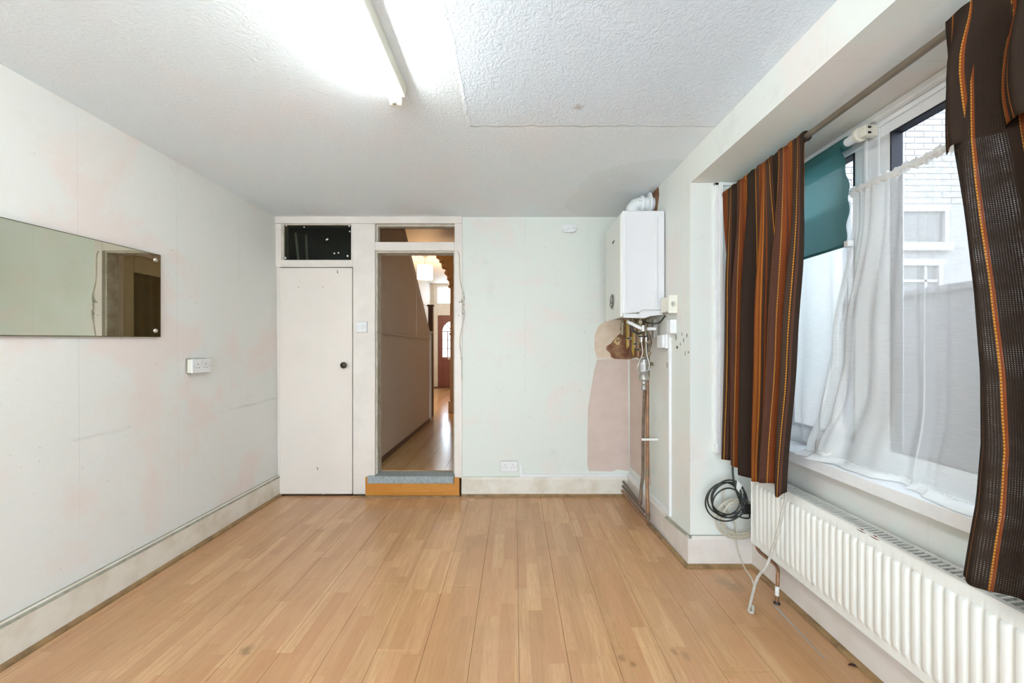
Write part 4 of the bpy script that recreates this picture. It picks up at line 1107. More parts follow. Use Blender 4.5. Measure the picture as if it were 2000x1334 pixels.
while yy < RY1 - 0.01:
    g.quadbox([(XF + 0.026, yy, RZ1 - 0.002), (XF + 0.026, yy + 0.006, RZ1 - 0.002), (XF + 0.078, yy + 0.014, RZ1 - 0.002), (XF + 0.078, yy + 0.008, RZ1 - 0.002)], (0, 0, 0.004)); yy += 0.0185
g.build('top_grille', 'radiator_lip', ra)
g = MB(); yy = RY0 + 0.03
while yy < RY1 - 0.03:
    g.box(XF + 0.03, XF + 0.072, yy, yy + 0.0015, RZ0 + 0.05, RZ1 - 0.03); yy += 0.02
g.build('convector_fins', 'steel', ra)
for (a, b) in ((1680, 1030), (1706, 1044)):
    p = at_x(a, b, XF + 0.006); 
    MB().quadbox([(XF + 0.0085, p.y + dy, RZ1 + dz) for dy, dz in ((-0.03, 0.0005), (-0.018, -0.004), (0.0, -0.006), (0.016, -0.004), (0.026, 0.0005), (0.0, 0.0038))], (0.006, 0, 0)).build('rust_chip', 'rust', ra)
MB().box(XF + 0.09, XW, 1.98, 2.01, RZ0 + 0.06, RZ1 - 0.06).build('wall_bracket', 'radiator', ra)
MB().box(XF + 0.09, XW, 0.95, 0.98, RZ0 + 0.06, RZ1 - 0.06).build('wall_bracket', 'radiator', ra)
rp = thing('radiator_pipe', 'brown copper pipe bending under the radiator into the floor', 'pipe', (1.30, 2.0, 0.0))
pp = [Vector((XF + 0.045, RY1 + 0.02, 0.27)), Vector((XF + 0.045, RY1 + 0.02, 0.20)), Vector((XF + 0.05, RY1 + 0.012, 0.172)), Vector((XF + 0.055, RY1 - 0.02, 0.163)), Vector((XF + 0.06, 2.05, 0.16)), Vector((XF + 0.05, 2.005, 0.155)), Vector((XF + 0.038, 1.985, 0.13)), Vector((XF + 0.032, 1.98, 0.06)), Vector((XF + 0.03, 1.98, -0.002))]
MB().tube(spline(pp, 6), 0.0085, 10).build('pipe', 'copper', rp, smooth=True)
MB().cyl((XF + 0.045, RY1 + 0.02, 0.262), (XF + 0.045, RY1 + 0.003, 0.262), 0.012, 12).build('valve_tail', 'brass', rp, smooth=True)
MB().tube([pp[7] + Vector((0, 0, 0.025)), pp[7] + Vector((-0.001, 0, -0.02))], 0.0095, 10).build('paint_splash', 'paint_white', rp, smooth=True)
MB().lathe((XF + 0.03, 1.98, 0.0), (0, 0, 1), [(0, 0.016), (0.006, 0.014), (0.010, 0.010)], 14).build('floor_collar', 'black_plastic', rp, smooth=True)
# clear film on floor
tag(MB().quadbox([(1.262, 1.965, 0.0012), (1.275, 1.955, 0.0012), (1.255, 1.62, 0.0012), (1.25, 1.62, 0.0012)], (0, 0, 0.0006)).build('plastic_film_strip', 'clear_film'), 'thin clear plastic strip lying on the floor by the radiator pipe', 'plastic strip')
lf = at(1667, 1302, 1.25 * F / (1302 - CY))
lm = MB().grid(lambda u, v: (lf.x + (u - .5) * 0.032, lf.y + (v - .5) * 0.014 * math.sin(math.pi * (0.1 + .8 * u)) - 0.012 * (u - .5), 0.002 + 0.006 * (2 * v - 1) ** 2 * math.sin(math.pi * u)), 10, 4)
tag(lm.build('dry_leaf', 'leaf', smooth=True, solid=0.001), 'small dark curled dry leaf on the laminate floor', 'leaf')

# ------------------------------------------------------------------ cables
def loops(c, r, n, tilt, jit, Y, seed, sx=1.0):
    rnd = random.Random(seed); pts = []
    for k in range(n):
        ox_, oz_, rr, ph = rnd.uniform(-jit, jit), rnd.uniform(-jit, jit), r * rnd.uniform(0.82, 1.08), rnd.uniform(-.2, .2)
        for j in range(14):
            a = 2 * math.pi * j / 14 + tilt
            pts.append(Vector((c[0] + ox_ + rr * sx * math.cos(a), Y - 0.006 * k * 0.6 + 0.006 * math.sin(a * 2 + ph), c[1] + oz_ + rr * math.sin(a + ph * .3))))
    return pts
cb1 = thing('black_cable_coil', 'coil of black cable hanging beside the radiator', 'cable', (1.19, 2.28, 0.34))
c0 = at(1418, 975, 2.25)
MB().tube(spline(loops((c0.x, c0.z), 0.100, 5, 0.6, 0.022, 2.25, 3), 3), 0.0042, 6).build('coil', 'black_cable', cb1, smooth=True)
MB().tube(spline([at(1432, 900, 2.26), at(1431, 920, 2.25), at(1434, 945, 2.24), at(1444, 975, 2.235), at(1452, 990, 2.235)], 5), 0.0055, 8).build('lead', 'black_cable', cb1, smooth=True)
MB().tube(spline([at(1452, 965, 2.23), at(1458, 985, 2.23), at(1464, 1005, 2.235), at(1462, 1012, 2.235), at(1450, 1011, 2.235), at(1436, 1006, 2.235)], 5), 0.0042, 6).build('tail', 'black_cable', cb1, smooth=True)
MB().box(*sum([[a, b] for a, b in zip(at(1452, 1005, 2.225), at(1464, 983, 2.245))], [])).build('plug', 'black_plastic', cb1, bevel=0.004)
MB().quadbox([at(1438, 954, 2.222), at(1440, 938, 2.222), at(1450, 949, 2.222), at(1443, 960, 2.222)], (0, 0.001, 0)).build('paper_tag', 'label_white', cb1)
cb2 = thing('white_cable_coil', 'coil of dirty white cable hanging under the black coil', 'cable', (1.22, 2.28, 0.2))
c0 = at(1443, 1016, 2.26)
MB().tube(spline(loops((c0.x, c0.z), 0.108, 5, 1.2, 0.020, 2.27, 11, 1.05), 3), 0.0042, 6).build('coil', 'white_cable', cb2, smooth=True)
MB().tube(spline([at(1415, 955, 2.29), at(1413, 985, 2.29), at(1437, 1025, 2.29), at(1438, 1060, 2.27), at(1444, 1085, 2.2), at(1455, 1110, 2.1), at(1468, 1130, 2.0), at(1473, 1146, 1.98)], 6), 0.0038, 6).build('lead', 'white_cable', cb2, smooth=True)
cb3 = [Vector((1.30, 1.93, 0.62)), Vector((1.275, 1.925, 0.612)), Vector((1.250, 1.915, 0.598)), at_x(1535, 965, 1.236), at_x(1528, 1000, 1.222), at_x(1519, 1040, 1.21), at_x(1508, 1075, 1.20), at_x(1497, 1105, 1.175), at_x(1478, 1132, 1.15)]
cb3 += [Vector((1.128, 1.93, 0.012)), Vector((1.115, 1.91, 0.007)), Vector((1.125, 1.90, 0.007)), Vector((1.145, 1.93, 0.02))]
tag(MB().tube(spline(cb3, 6), 0.0062, 8).build('grey_cable', 'grey_cable', smooth=True), 'thick grimy cable draped over the radiator down to the floor', 'cable')
# small white conduit box beside the radiator
tag(MB().box(1.30, 1.35, 2.25, YP - 0.02, 0.40, 0.43).build('cable_bracket', 'white_plastic', bevel=0.003), 'small white plastic bracket behind the cable coils', 'bracket')

# ------------------------------------------------------------------ boiler
BY0, BY1, BX0, BZ0, BZ1 = 2.675, 3.125, 0.705, 1.478, 2.178
def bxw(Y): return xr(Y) - 0.001
bo = thing('boiler', 'white wall-hung gas boiler with round dial and flue elbow', 'boiler', (0.85, 2.9, BZ0))
bb = MB().quadbox([(BX0 + 0.012, BY0, BZ0 + 0.01), (bxw(BY0) - 0.006, BY0, BZ0 + 0.03), (bxw(BY0) - 0.006, BY0, BZ1), (BX0 + 0.012, BY0, BZ1)], (0, BY1 - BY0, 0)).build('casing', 'boiler_white', bo, bevel=0.010, segs=3)
MB().quadbox([(BX0, BY0 + 0.006, BZ0 - 0.012), (BX0 + 0.020, BY0 + 0.004, BZ0 - 0.012), (BX0 + 0.020, BY0 + 0.004, BZ1 - 0.004), (BX0, BY0 + 0.006, BZ1 - 0.022)], (0, BY1 - BY0 - 0.01, 0)).build('front_cover', 'boiler_front', bo, bevel=0.012, segs=3)
for xx, wd_ in ((BX0 + 0.034, 0.003), (BX0 + 0.225, 0.018), (BX0 + 0.246, 0.003)):
    MB().box(xx, xx + wd_, BY0 - 0.0045, BY0 + 0.004, BZ0 + 0.06, BZ1 - 0.05).build('side_rib', 'boiler_white', bo, bevel=0.0012)
MB().quadbox([(BX0 + 0.02, BY0 + 0.003, BZ0 + 0.012), (BX0 + 0.02, BY0 + 0.003, BZ0 - 0.014), (BX0 + 0.16, BY0 + 0.003, BZ0 - 0.018), (BX0 + 0.20, BY0 + 0.003, BZ0 - 0.004), (bxw(BY0) - 0.02, BY0 + 0.003, BZ0 + 0.005), (bxw(BY0) - 0.012, BY0 + 0.003, BZ0 + 0.034), (BX0 + 0.14, BY0 + 0.003, BZ0 + 0.034), (BX0 + 0.12, BY0 + 0.003, BZ0 + 0.012)], (0, 0.012, 0)).build('lower_trim', 'boiler_white', bo)
MB().tube([(BX0 + 0.115, BY0 - 0.0003, BZ0 + 0.006), (BX0 + 0.142, BY0 - 0.0003, BZ0 + 0.036), (bxw(BY0) - 0.012, BY0 - 0.0003, BZ0 + 0.037)], 0.0012, 4).build('trim_seam', 'gouge', bo)
MB().box(BX0 + 0.02, bxw(BY0) - 0.02, BY0 + 0.02, BY1 - 0.02, BZ0 + 0.002, BZ0 + 0.012).build('underside', 'steel', bo)
# dial
dc = Vector((BX0, 2.89, 1.595))
MB().lathe(dc + Vector((0.004, 0, 0)), (-1, 0, 0), [(0, 0.056), (0.008, 0.056), (0.010, 0.050), (0.006, 0.046)], 32).build('dial_bezel', 'steel', bo, smooth=True)
MB().lathe(dc + Vector((0.004, 0, 0)), (-1, 0, 0), [(0, 0.046), (0.0125, 0.045)], 32).build('dial_face', 'black_plastic', bo)
MB().lathe(dc + Vector((-0.0085, -0.010, 0.012)), (-1, 0, 0), [(0, 0.022), (0.002, 0.021)], 20).build('dial_screen', 'steel', bo)
for q in (-0.018, 0.008): MB().lathe(dc + Vector((-0.0085, q, -0.024)), (-1, 0, 0), [(0, 0.009), (0.010, 0.008)], 16).build('dial_knob', 'steel', bo, smooth=True)
MB().box(BX0 - 0.0015, BX0 + 0.002, 2.755, 2.765, 1.60, 1.625).build('indicator', 'white_plastic', bo)
# dark scripted badge on the front cover
bd = [(2.885, 2.005), (2.878, 2.022), (2.872, 2.010), (2.866, 2.020), (2.860, 2.012), (2.854, 2.021), (2.848, 2.013), (2.842, 2.022), (2.834, 2.017)]
MB().tube(spline([Vector((BX0 - 0.0005, y, z)) for y, z in bd], 4), 0.0028, 5).build('badge_script', 'black_plastic', bo)
# flue elbow: turret up, bend, out through the wall
fc = Vector((0.845, 2.90, BZ1))
MB().lathe(fc, (0, 0, 1), [(0, 0.062), (0.012, 0.062), (0.014, 0.052), (0.05, 0.052)], 28).build('flue_turret', 'white_plastic', bo, smooth=True)
el = [fc + Vector((0, 0, 0.03)), fc + Vector((0, 0, 0.055)), fc + Vector((0.008, 0, 0.090)), fc + Vector((0.028, 0, 0.112)), fc + Vector((0.055, 0, 0.12)), fc + Vector((0.155, 0, 0.12))]
MB().tube(el, 0.049, 24).build('flue_elbow', 'white_plastic', bo, smooth=True)
MB().lathe(fc + Vector((0.058, 0, 0.12)), (1, 0, 0), [(0, 0.055), (0.004, 0.058), (0.022, 0.058), (0.026, 0.052)], 28).build('flue_collar', 'white_plastic', bo, smooth=True)
MB().lathe(fc + Vector((0.108, 0, 0.12)), (1, 0, 0), [(0, 0.055), (0.010, 0.080), (0.016, 0.083), (0.019, 0.070)], 28).build('flue_flange', 'white_plastic', bo, smooth=True)
MB().lathe(fc + Vector((-0.055, -0.01, 0.05)), (-1, 0, 0), [(0, 0.016), (0.012, 0.016), (0.016, 0.010)], 14).build('sampling_cap', 'white_plastic', bo, smooth=True)
for q in (-0.008, 0.004): MB().lathe(fc + Vector((0.05 + q, -0.047, 0.128)), (0, -1, 0), [(0, 0.003), (0.003, 0.0025)], 8).build('flue_screw', 'dark_hole', bo)
patch_r([(2.99, 2.385), (2.80, 2.384), (2.79, 2.33), (2.815, 2.26), (2.83, 2.22), (2.97, 2.21), (3.0, 2.30)], 'flue_hole_edge', 'brown_stain', wr, 0.003)

# pipework and fittings under the boiler
pwx = 0.945
fx_ = thing('boiler_pipework', 'tangle of brass valves and pipes below the boiler', 'pipework', (0.86, 2.85, 1.15))
for i, (xx, yy, z0, z1, r, mt) in enumerate(((0.80, 2.98, 1.36, 1.49, 0.011, 'brass'), (0.84, 2.86, 1.40, 1.49, 0.012, 'brass'), (0.87, 2.78, 1.30, 1.49, 0.015, 'brass'), (0.90, 2.92, 1.20, 1.49, 0.011, 'copper'), (0.93, 2.84, 1.12, 1.49, 0.013, 'brass'), (0.89, 3.03, 1.38, 1.49, 0.010, 'old_pipe'))):
    MB().cyl((xx, yy, z0), (xx, yy, z1), r, 12).build('pipe', mt, fx_, smooth=True)
    MB().lathe((xx, yy, z1 - 0.04), (0, 0, -1), [(0, r * 1.5), (0.018, r * 1.5)], 6).build('nut', 'brass', fx_)
MB().tube(spline([(0.765, 2.72, 1.44), (0.80, 2.73, 1.425), (0.85, 2.735, 1.40), (0.872, 2.74, 1.395)], 5), 0.012, 10).build('condensate_pipe', 'white_plastic', fx_, smooth=True)
MB().cyl((0.90, 2.73, 1.392), (0.96, 2.73, 1.392), 0.012, 10).build('condensate_pipe', 'white_plastic', fx_, smooth=True)
MB().lathe((0.875, 2.735, 1.375), (0, 0, 1), [(0, 0.015), (0.04, 0.015)], 12).build('coupling', 'chrome', fx_, smooth=True)
MB().tube(spline([(0.88, 2.77, 1.45), (0.90, 2.70, 1.43), (0.945, 2.64, 1.425), (0.975, 2.60, 1.47)], 6), 0.005, 8).build('flex', 'black_cable', fx_, smooth=True)
MB().tube(spline([(0.79, 2.76, 1.455), (0.82, 2.755, 1.375), (0.86, 2.76, 1.36), (0.88, 2.77, 1.38)], 6), 0.006, 8).build('flex', 'black_cable', fx_, smooth=True)
for (x, y, z) in ((0.82, 2.85, 1.33), (0.86, 2.82, 1.29), (0.91, 2.80, 1.34), (0.88, 2.84, 1.25)):
    MB().box(x - 0.012, x + 0.012, y - 0.012, y + 0.012, z - 0.010, z + 0.010).build('valve_body', 'brass', fx_, bevel=0.003)
    MB().box(x - 0.03, x - 0.004, y - 0.016, y - 0.010, z - 0.004, z + 0.004).build('valve_lever', 'black_plastic', fx_, bevel=0.001)
for (x, y, z, r) in ((0.81, 2.80, 1.43, 0.014), (0.83, 2.79, 1.405, 0.010), (0.905, 2.76, 1.44, 0.014), (0.915, 2.76, 1.30, 0.013), (0.925, 2.78, 1.22, 0.016), (0.925, 2.80, 1.13, 0.018)):
    MB().lathe((x, y, z), (0, -1, 0.2), [(0, r), (0.02, r), (0.024, r * .6), (0.036, r * .6), (0.038, r * .2)], 10).build('gland', 'brass', fx_, smooth=True)
MB().tube(spline([(0.93, 2.80, 1.36), (0.945, 2.79, 1.30), (0.93, 2.79, 1.24), (0.93, 2.80, 1.10)], 5), 0.010, 10).build('bypass_pipe', 'old_pipe', fx_, smooth=True)
MB().box(0.955, 0.985, 2.76, 2.80, 1.33, 1.46).build('back_plate', 'steel', fx_, bevel=0.002)
# filling loop
hs = [at(1253, 668, 2.76), at(1255, 690, 2.755), at(1249, 706, 2.75), at(1245, 718, 2.75), at(1250, 726, 2.75), at(1258, 728, 2.75), at(1267, 722, 2.75), at(1268, 710, 2.75), at(1264, 695, 2.755), at(1262, 675, 2.76), at(1261, 650, 2.77)]
MB().tube(spline(hs, 6), 0.0048, 8).build('filling_loop_hose', 'steel', fx_, smooth=True)
for q in ((1253, 664), (1262, 664)):
    p = at(q[0], q[1], 2.76); MB().lathe(p, (0, 0, 1), [(-0.012, 0.008), (0.02, 0.009), (0.03, 0.006)], 10).build('hose_nut', 'chrome', fx_, smooth=True)
    MB().box(p.x - 0.025, p.x + 0.002, p.y - 0.012, p.y - 0.006, p.z + 0.02, p.z + 0.028).build('tap_lever', 'black_plastic', fx_, bevel=0.001)
# magnetic filter
fp_ = at(1257.5, 720, 2.80); fxx, fyy = fp_.x, fp_.y
mf = thing('magnetic_filter', 'steel cylindrical pipe filter with white label below the boiler', 'filter', (fxx, fyy, 1.02))
zt_ = CAMZ - (697 - CY) * fyy / F
MB().lathe((fxx, fyy, zt_), (0, 0, -1), [(0, 0.014), (0.012, 0.018), (0.018, 0.030), (0.125, 0.030), (0.130, 0.034), (0.158, 0.034), (0.165, 0.026)], 24).build('body', 'steel', mf, smooth=True)
MB().lathe((fxx, fyy, zt_ - 0.165), (0, 0, -1), [(0, 0.016), (0.012, 0.020), (0.022, 0.020), (0.03, 0.013), (0.045, 0.019), (0.062, 0.020), (0.066, 0.012)], 18).build('drain_cap', 'steel', mf, smooth=True)
lab = MB().grid(lambda u, v: (fxx + 0.0306 * math.sin(-1.05 + 1.1 * u), fyy - 0.0306 * math.cos(-1.05 + 1.1 * u), zt_ - 0.04 - 0.06 * v), 8, 2).build('label', 'label_white', mf, smooth=True)
for q in range(4):
    MB().grid(lambda u, v: (fxx + 0.0309 * math.sin(-0.9 + 0.16 * q + 0.05 * u), fyy - 0.0309 * math.cos(-0.9 + 0.16 * q + 0.05 * u), zt_ - 0.047 - 0.046 * v), 1, 1).build('label_print', 'dark_hole', mf)
MB().cyl((fxx + 0.02, fyy, zt_ - 0.05), (fxx + 0.07, fyy + 0.03, zt_ - 0.05), 0.012, 12).build('branch', 'brass', mf, smooth=True)
# pipes down to the floor and along the skirting
p1 = thing('heating_pipe', 'brown copper pipe descending beside the wall to the skirting', 'pipe', (0.92, 2.85, 0.1))
P1 = [Vector((0.935, 2.83, 1.06)), Vector((0.935, 2.83, 0.60)), Vector((0.935, 2.83, 0.38)), Vector((0.933, 2.83, 0.32)), Vector((0.925, 2.80, 0.25)), Vector((0.922, 2.785, 0.20)), Vector((0.922, 2.78, 0.10)), Vector((0.922, 2.79, 0.075)), Vector((0.922, 2.83, 0.06)), Vector((0.918, 3.10, 0.055)), Vector((0.915, 3.415, 0.05))]
MB().tube(spline(P1, 6), 0.012, 12).build('pipe', 'copper', p1, smooth=True)
MB().cyl((0.935, 2.83, 0.42), (0.935, 2.83, 0.36), 0.0145, 12).build('coupling', 'brass', p1, smooth=True)
MB().cyl((0.922, 2.781, 0.12), (0.922, 2.781, 0.075), 0.0145, 12).build('coupling', 'old_pipe', p1, smooth=True)
MB().cyl((0.935, 2.83, 1.10), (0.935, 2.83, 1.05), 0.017, 12).build('compression_nut', 'brass', p1, smooth=True)
p2 = thing('heating_pipe', 'darker olive copper pipe below the cylindrical filter, nearer the corner', 'pipe', (0.90, 2.93, 0.1))
P2 = [Vector((fxx + 0.012, fyy + 0.02, zt_ - 0.22)), Vector((0.915, 2.86, 0.70)), Vector((0.918, 2.875, 0.40)), Vector((0.915, 2.875, 0.33)), Vector((0.905, 2.87, 0.27)), Vector((0.900, 2.865, 0.19)), Vector((0.900, 2.87, 0.155)), Vector((0.902, 2.91, 0.142)), Vector((0.912, 3.15, 0.135)), Vector((0.925, 3.415, 0.128))]
MB().tube(spline(P2, 6), 0.011, 12).build('pipe', 'old_pipe', p2, smooth=True)
p3 = thing('heating_pipe', 'dark horizontal pipe running between two others along the pier skirting', 'pipe', (0.92, 3.15, 0.08))
MB().tube([(0.924, 2.86, 0.095), (0.922, 3.2, 0.093), (0.92, 3.415, 0.09)], 0.010, 12).build('pipe', 'old_pipe', p3, smooth=True)
cl = at(1266, 859, 2.80)
pc = thing('pipe_clip', 'white plastic clip holding the two upright copper pipes', 'pipe clip', (0.93, 2.82, cl.z - 0.01))
MB().box(0.888, 0.962, 2.805, 2.815, cl.z - 0.008, cl.z + 0.008).build('strap', 'paint_white', pc, bevel=0.003)
MB().box(0.955, xr(2.82), 2.805, 2.835, cl.z - 0.008, cl.z + 0.008).build('mount', 'paint_white', pc, bevel=0.003)
# junction boxes, spur, trunking on the pier
def wallbox(y0, y1, z0, z1, t, name, mat, parent=None, bev=0.003, out=0.0):
    a_, b_ = Vector((xr(y0), y0, 0)), Vector((xr(y1), y1, 0))
    base = [a_ + nr * out, b_ + nr * out, b_ + nr * (t + out), a_ + nr * (t + out)]
    return MB().quadbox([(p.x, p.y, z0) for p in base], (0, 0, z1 - z0)).build(name, mat, parent, bevel=bev)
sp = thing('fused_spur', 'aged cream fused switch box tucked beside the boiler', 'switch box', (0.98, 2.55, 1.48))
wallbox(2.51, 2.655, 1.490, 1.585, 0.045, 'box', 'cream_plastic', sp, 0.004)
wallbox(2.50, 2.51, 1.478, 1.590, 0.055, 'plate', 'cream_plastic', sp, 0.002)
MB().box(xr(2.5) - 0.040, xr(2.5) - 0.022, 2.494, 2.50, 1.525, 1.545).build('fuse_carrier', 'steel', sp, bevel=0.001)
MB().tube([Vector((xr(2.5) - 0.03 + 0.018 * math.cos(a), 2.4985, 1.535 + 0.016 * math.sin(a))) for a in [i * 0.2 - 1.9 for i in range(20)]], 0.0008, 4).build('key_line', 'gouge', sp)
j1 = thing('junction_box', 'white plastic junction box with exposed wires under the cream spur', 'junction box', (1.0, 2.53, 1.345))
wallbox(2.51, 2.575, 1.352, 1.438, 0.040, 'box', 'white_plastic', j1, 0.004)
MB().tube(spline([(xr(2.54) - 0.02, 2.54, 1.352), (xr(2.54) - 0.03, 2.535, 1.335), (xr(2.54) - 0.015, 2.53, 1.330), (xr(2.54) - 0.012, 2.54, 1.352)], 5), 0.0025, 6).build('wire', 'plaster', j1)
j2 = thing('junction_box', 'white plastic socket box at the top of the trunking', 'junction box', (0.98, 2.68, 1.26))
wallbox(2.625, 2.72, 1.262, 1.348, 0.045, 'box', 'white_plastic', j2, 0.004)
wallbox(2.61, 2.625, 1.258, 1.352, 0.03, 'lid', 'white_plastic', j2, 0.002)
tr = thing('vertical_trunking', 'white vertical mini trunking from the junction boxes to the skirting', 'trunking', (1.0, 2.60, 0.17))
wallbox(2.585, 2.61, 0.176, 1.35, 0.016, 'channel', 'white_plastic', tr, 0.002)
MB().box(XO + 0.54, xr(YB) - 0.002, YB - 0.016, YB, 0.164, 0.189).build('x', 'white_plastic') if False else None
t2 = thing('skirting_trunking', 'white mini trunking along the top of the end wall skirting', 'trunking', (0.4, YB - 0.01, 0.164))
MB().box(px(1017), xr(YB) - 0.018, YB - 0.017, YB, 0.164, pz(925)).build('channel', 'white_plastic', t2, bevel=0.002)
MB().box(px(1014.5), px(1020.5), YB - 0.016, YB, 0.164, pz(907)).build('riser', 'white_plastic', t2, bevel=0.002)
wallbox(2.615, 3.425, 0.178, 0.20, 0.017, 'side_channel', 'white_plastic', t2, 0.002)

# ------------------------------------------------------------------ sockets, switch, alarm
def socket(name, label, cat, org, ux, n, w, h, t, mat='white_plastic'):
    """double socket: org = centre on the wall, ux = direction to the right, n = outwards"""
    org, ux, n = Vector(org), Vector(ux), Vector(n); up = Vector((0, 0, 1))
    s = thing(name, label, cat, org - up * h / 2)
    def blk(u0, u1, z0, z1, a, b, nm, mt, bev=0.0):
        return MB().quadbox([org + ux * u0 + up * z0 + n * a, org + ux * u1 + up * z0 + n * a, org + ux * u1 + up * z1 + n * a, org + ux * u0 + up * z1 + n * a], n * (b - a)).build(nm, mt, s, bevel=bev)
    blk(-w / 2 - 0.0025, w / 2 + 0.0025, -h / 2 - 0.0025, h / 2 + 0.0025, 0, 0.0012, 'shadow_grime_edge', 'dust_shadow')  # dark rim painted as the plate's shadow gap, dirt outline on the flush one
    blk(-w / 2 + 0.003, w / 2 - 0.003, -h / 2 + 0.003, h / 2 - 0.003, 0, t * 0.7, 'back_box', 'cream_plastic')
    blk(-w / 2, w / 2, -h / 2, h / 2, t * 0.7, t, 'face_plate', mat, 0.002)
    for cx in (-0.033, 0.033):
        for (du, dz, ww, hh) in ((0, 0.012, 0.004, 0.008), (-0.011, -0.010, 0.006, 0.004), (0.011, -0.010, 0.006, 0.004)):
            blk(cx + du - ww / 2, cx + du + ww / 2, dz - hh / 2, dz + hh / 2, t - 0.001, t + 0.0006, 'pin_hole', 'dark_hole')
    for cx in (-0.008, 0.008):
        blk(cx - 0.006, cx + 0.006, 0.012, 0.032, t, t + 0.004, 'rocker', 'white_plastic', 0.001)
    for cx in (-0.06, 0.06):
        blk(cx - 0.002, cx + 0.002, -0.002, 0.002, t - 0.001, t + 0.0006, 'screw', 'dark_hole')
    return s
sY = (785 * 1.995 / (1005 - 376.5) + 785 * 1.995 / (1005 - 411.6)) / 2
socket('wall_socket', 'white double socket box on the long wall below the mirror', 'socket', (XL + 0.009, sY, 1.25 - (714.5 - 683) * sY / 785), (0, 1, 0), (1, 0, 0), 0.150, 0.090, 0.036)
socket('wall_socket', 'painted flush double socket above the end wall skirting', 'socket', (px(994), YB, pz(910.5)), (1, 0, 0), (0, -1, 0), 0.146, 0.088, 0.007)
ls = thing('light_switch', 'white square light switch between the cupboard and doorway', 'switch', (px(707.5), YB - 0.008, pz(649)))
MB().box(px(697.5) - 0.002, px(718) + 0.002, YB - 0.0095, YB - 0.0075, pz(649) - 0.002, pz(628.5) + 0.002).build('shadow_grime_edge', 'dust_shadow', ls)  # dark rim painted in as the switch plate's shadow
MB().box(px(697.5), px(718), YB - 0.020, YB - 0.008, pz(649), pz(628.5)).build('face_plate', 'white_plastic', ls, bevel=0.003)
MB().box(px(705.5), px(710.5), YB - 0.025, YB - 0.019, pz(643), pz(635)).build('rocker', 'white_plastic', ls, bevel=0.001)
for xx in (700.5, 714.5): MB().lathe((px(xx), YB - 0.020, pz(638.5)), (0, -1, 0), [(0, 0.003), (0.0012, 0.0025)], 8).build('screw', 'dark_hole', ls)
al = thing('gas_alarm', 'small white oval alarm unit high on the end wall', 'alarm', (px(1111), YB, pz(455.5)))
def stadium(cx, cz, hw, hh, n=12):
    r = hh; pts = []
    for i in range(n + 1): a = -math.pi / 2 + math.pi * i / n; pts.append((cx + hw - r + r * math.cos(a), cz + r * math.sin(a)))
    for i in range(n + 1): a = math.pi / 2 + math.pi * i / n; pts.append((cx - hw + r + r * math.cos(a), cz + r * math.sin(a)))
    return pts
MB().quadbox([(a, YB - 0.026, b) for a, b in stadium(px(1111), pz(447.5), 0.064, 0.034)], (0, 0.026, 0)).build('body', 'white_plastic', al, bevel=0.006)
MB().lathe((px(1105), YB - 0.026, pz(447)), (0, -1, 0), [(0, 0.024), (0.004, 0.022), (0.004, 0.018), (0.007, 0.016)], 24).build('button', 'white_plastic', al, smooth=True)
MB().box(px(1121) - 0.002, px(1121) + 0.002, YB - 0.0275, YB - 0.024, pz(447) - 0.006, pz(447) + 0.005).build('indicator', 'dark_hole', al)

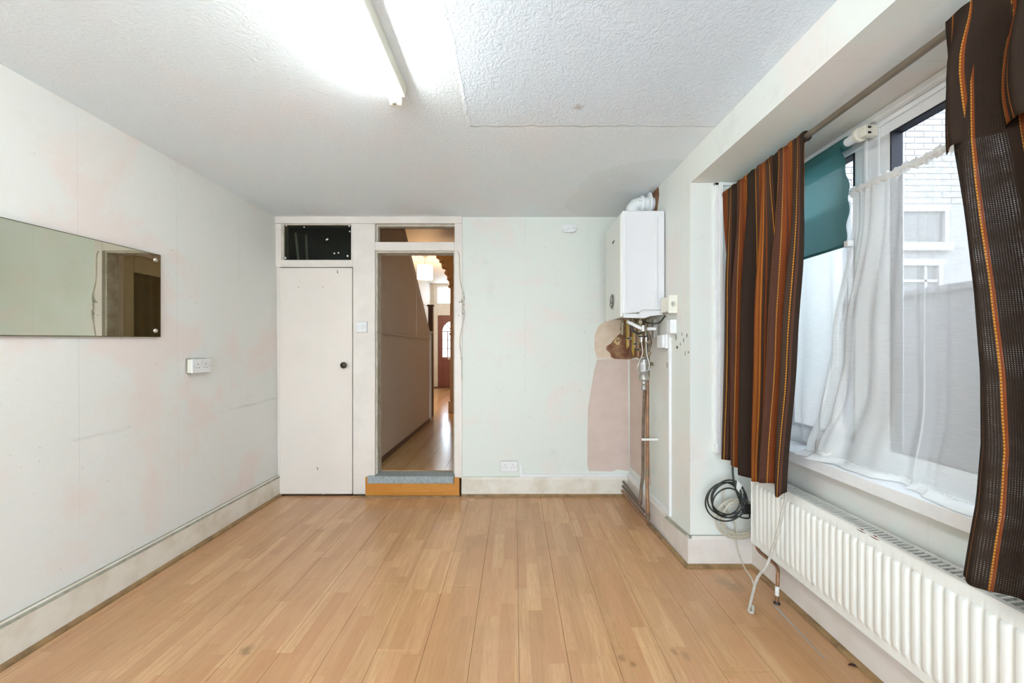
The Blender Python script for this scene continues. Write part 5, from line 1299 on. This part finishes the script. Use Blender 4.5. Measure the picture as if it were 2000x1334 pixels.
# ------------------------------------------------------------------ mirror
mr = thing('wall_mirror', 'frameless wide wall mirror screwed to the pale wall', 'mirror', (XL + 0.012, 1.6, 1.30))
XM = XL + 0.016
MY1, MY0 = 785 * 2.02 / (1005 - 314), 1.02
def mz(Y, top):   # hung slightly out of level
    k = (Y - 1.56) / (MY1 - 1.56)
    return (1.772 + 0.018 * k) if top else (1.304 + 0.018 * k)
q = [(XM, MY0, mz(MY0, 0)), (XM, MY1, mz(MY1, 0)), (XM, MY1, mz(MY1, 1)), (XM, MY0, mz(MY0, 1))]
MB().quadbox(q, (0.004, 0, 0)).build('backing', 'mirror_edge', mr)
e = 0.0035
qi = [(XM + 0.0042, MY0 + e, mz(MY0, 0) + e), (XM + 0.0042, MY1 - e, mz(MY1, 0) + e), (XM + 0.0042, MY1 - e, mz(MY1, 1) - e), (XM + 0.0042, MY0 + e, mz(MY0, 1) - e)]
MB().quadbox(qi, (0.0004, 0, 0)).build('mirror_glass', 'mirror', mr)
for (Y, z) in ((MY1 - 0.035, mz(MY1, 1) - 0.035), (MY1 - 0.035, mz(MY1, 0) + 0.035), (MY0 + 0.035, mz(MY0, 1) - 0.035), (MY0 + 0.035, mz(MY0, 0) + 0.035)):
    MB().lathe((XM + 0.0046, Y, z), (1, 0, 0), [(0, 0.012), (0.003, 0.0115), (0.007, 0.007), (0.008, 0.001)], 18).build('mirror_screw', 'chrome', mr, smooth=True)

# ------------------------------------------------------------------ fluorescent ceiling light
TX, TY1, TY0 = -0.515, 1.735, 0.20
ft = thing('fluorescent_light', 'bare fluorescent tube batten fixed to the ceiling', 'ceiling light', (TX, (TY0 + TY1) / 2, ZC - 0.075))
MB().quadbox([(TX - 0.004, TY0, ZC - 0.048), (TX + 0.044, TY0, ZC - 0.048), (TX + 0.050, TY0, ZC - 0.001), (TX - 0.010, TY0, ZC - 0.001)], (0, TY1 - TY0, 0)).build('batten', 'cream_plastic', ft, bevel=0.003)
for yy in (TY1 - 0.012, TY0 - 0.01):
    MB().box(TX - 0.022, TX + 0.03, yy, yy + 0.022, ZC - 0.085, ZC - 0.045).build('lamp_holder', 'cream_plastic', ft, bevel=0.005)
    MB().lathe((TX, yy + (0 if yy > 1 else 0.022), ZC - 0.072), (0, -1 if yy > 1 else 1, 0), [(0, 0.0155), (0.018, 0.0155)], 16).build('tube_cap', 'chrome', ft, smooth=True)
MB().cyl((TX, TY0 + 0.03, ZC - 0.072), (TX, TY1 - 0.03, ZC - 0.072), 0.0165, 18).build('tube', 'tube', ft, smooth=True)
MB().lathe((TX + 0.03, TY1 + 0.01, ZC - 0.04), (0, 1, 0), [(0, 0.001)] + [(0, 0.001)], 4) if False else None
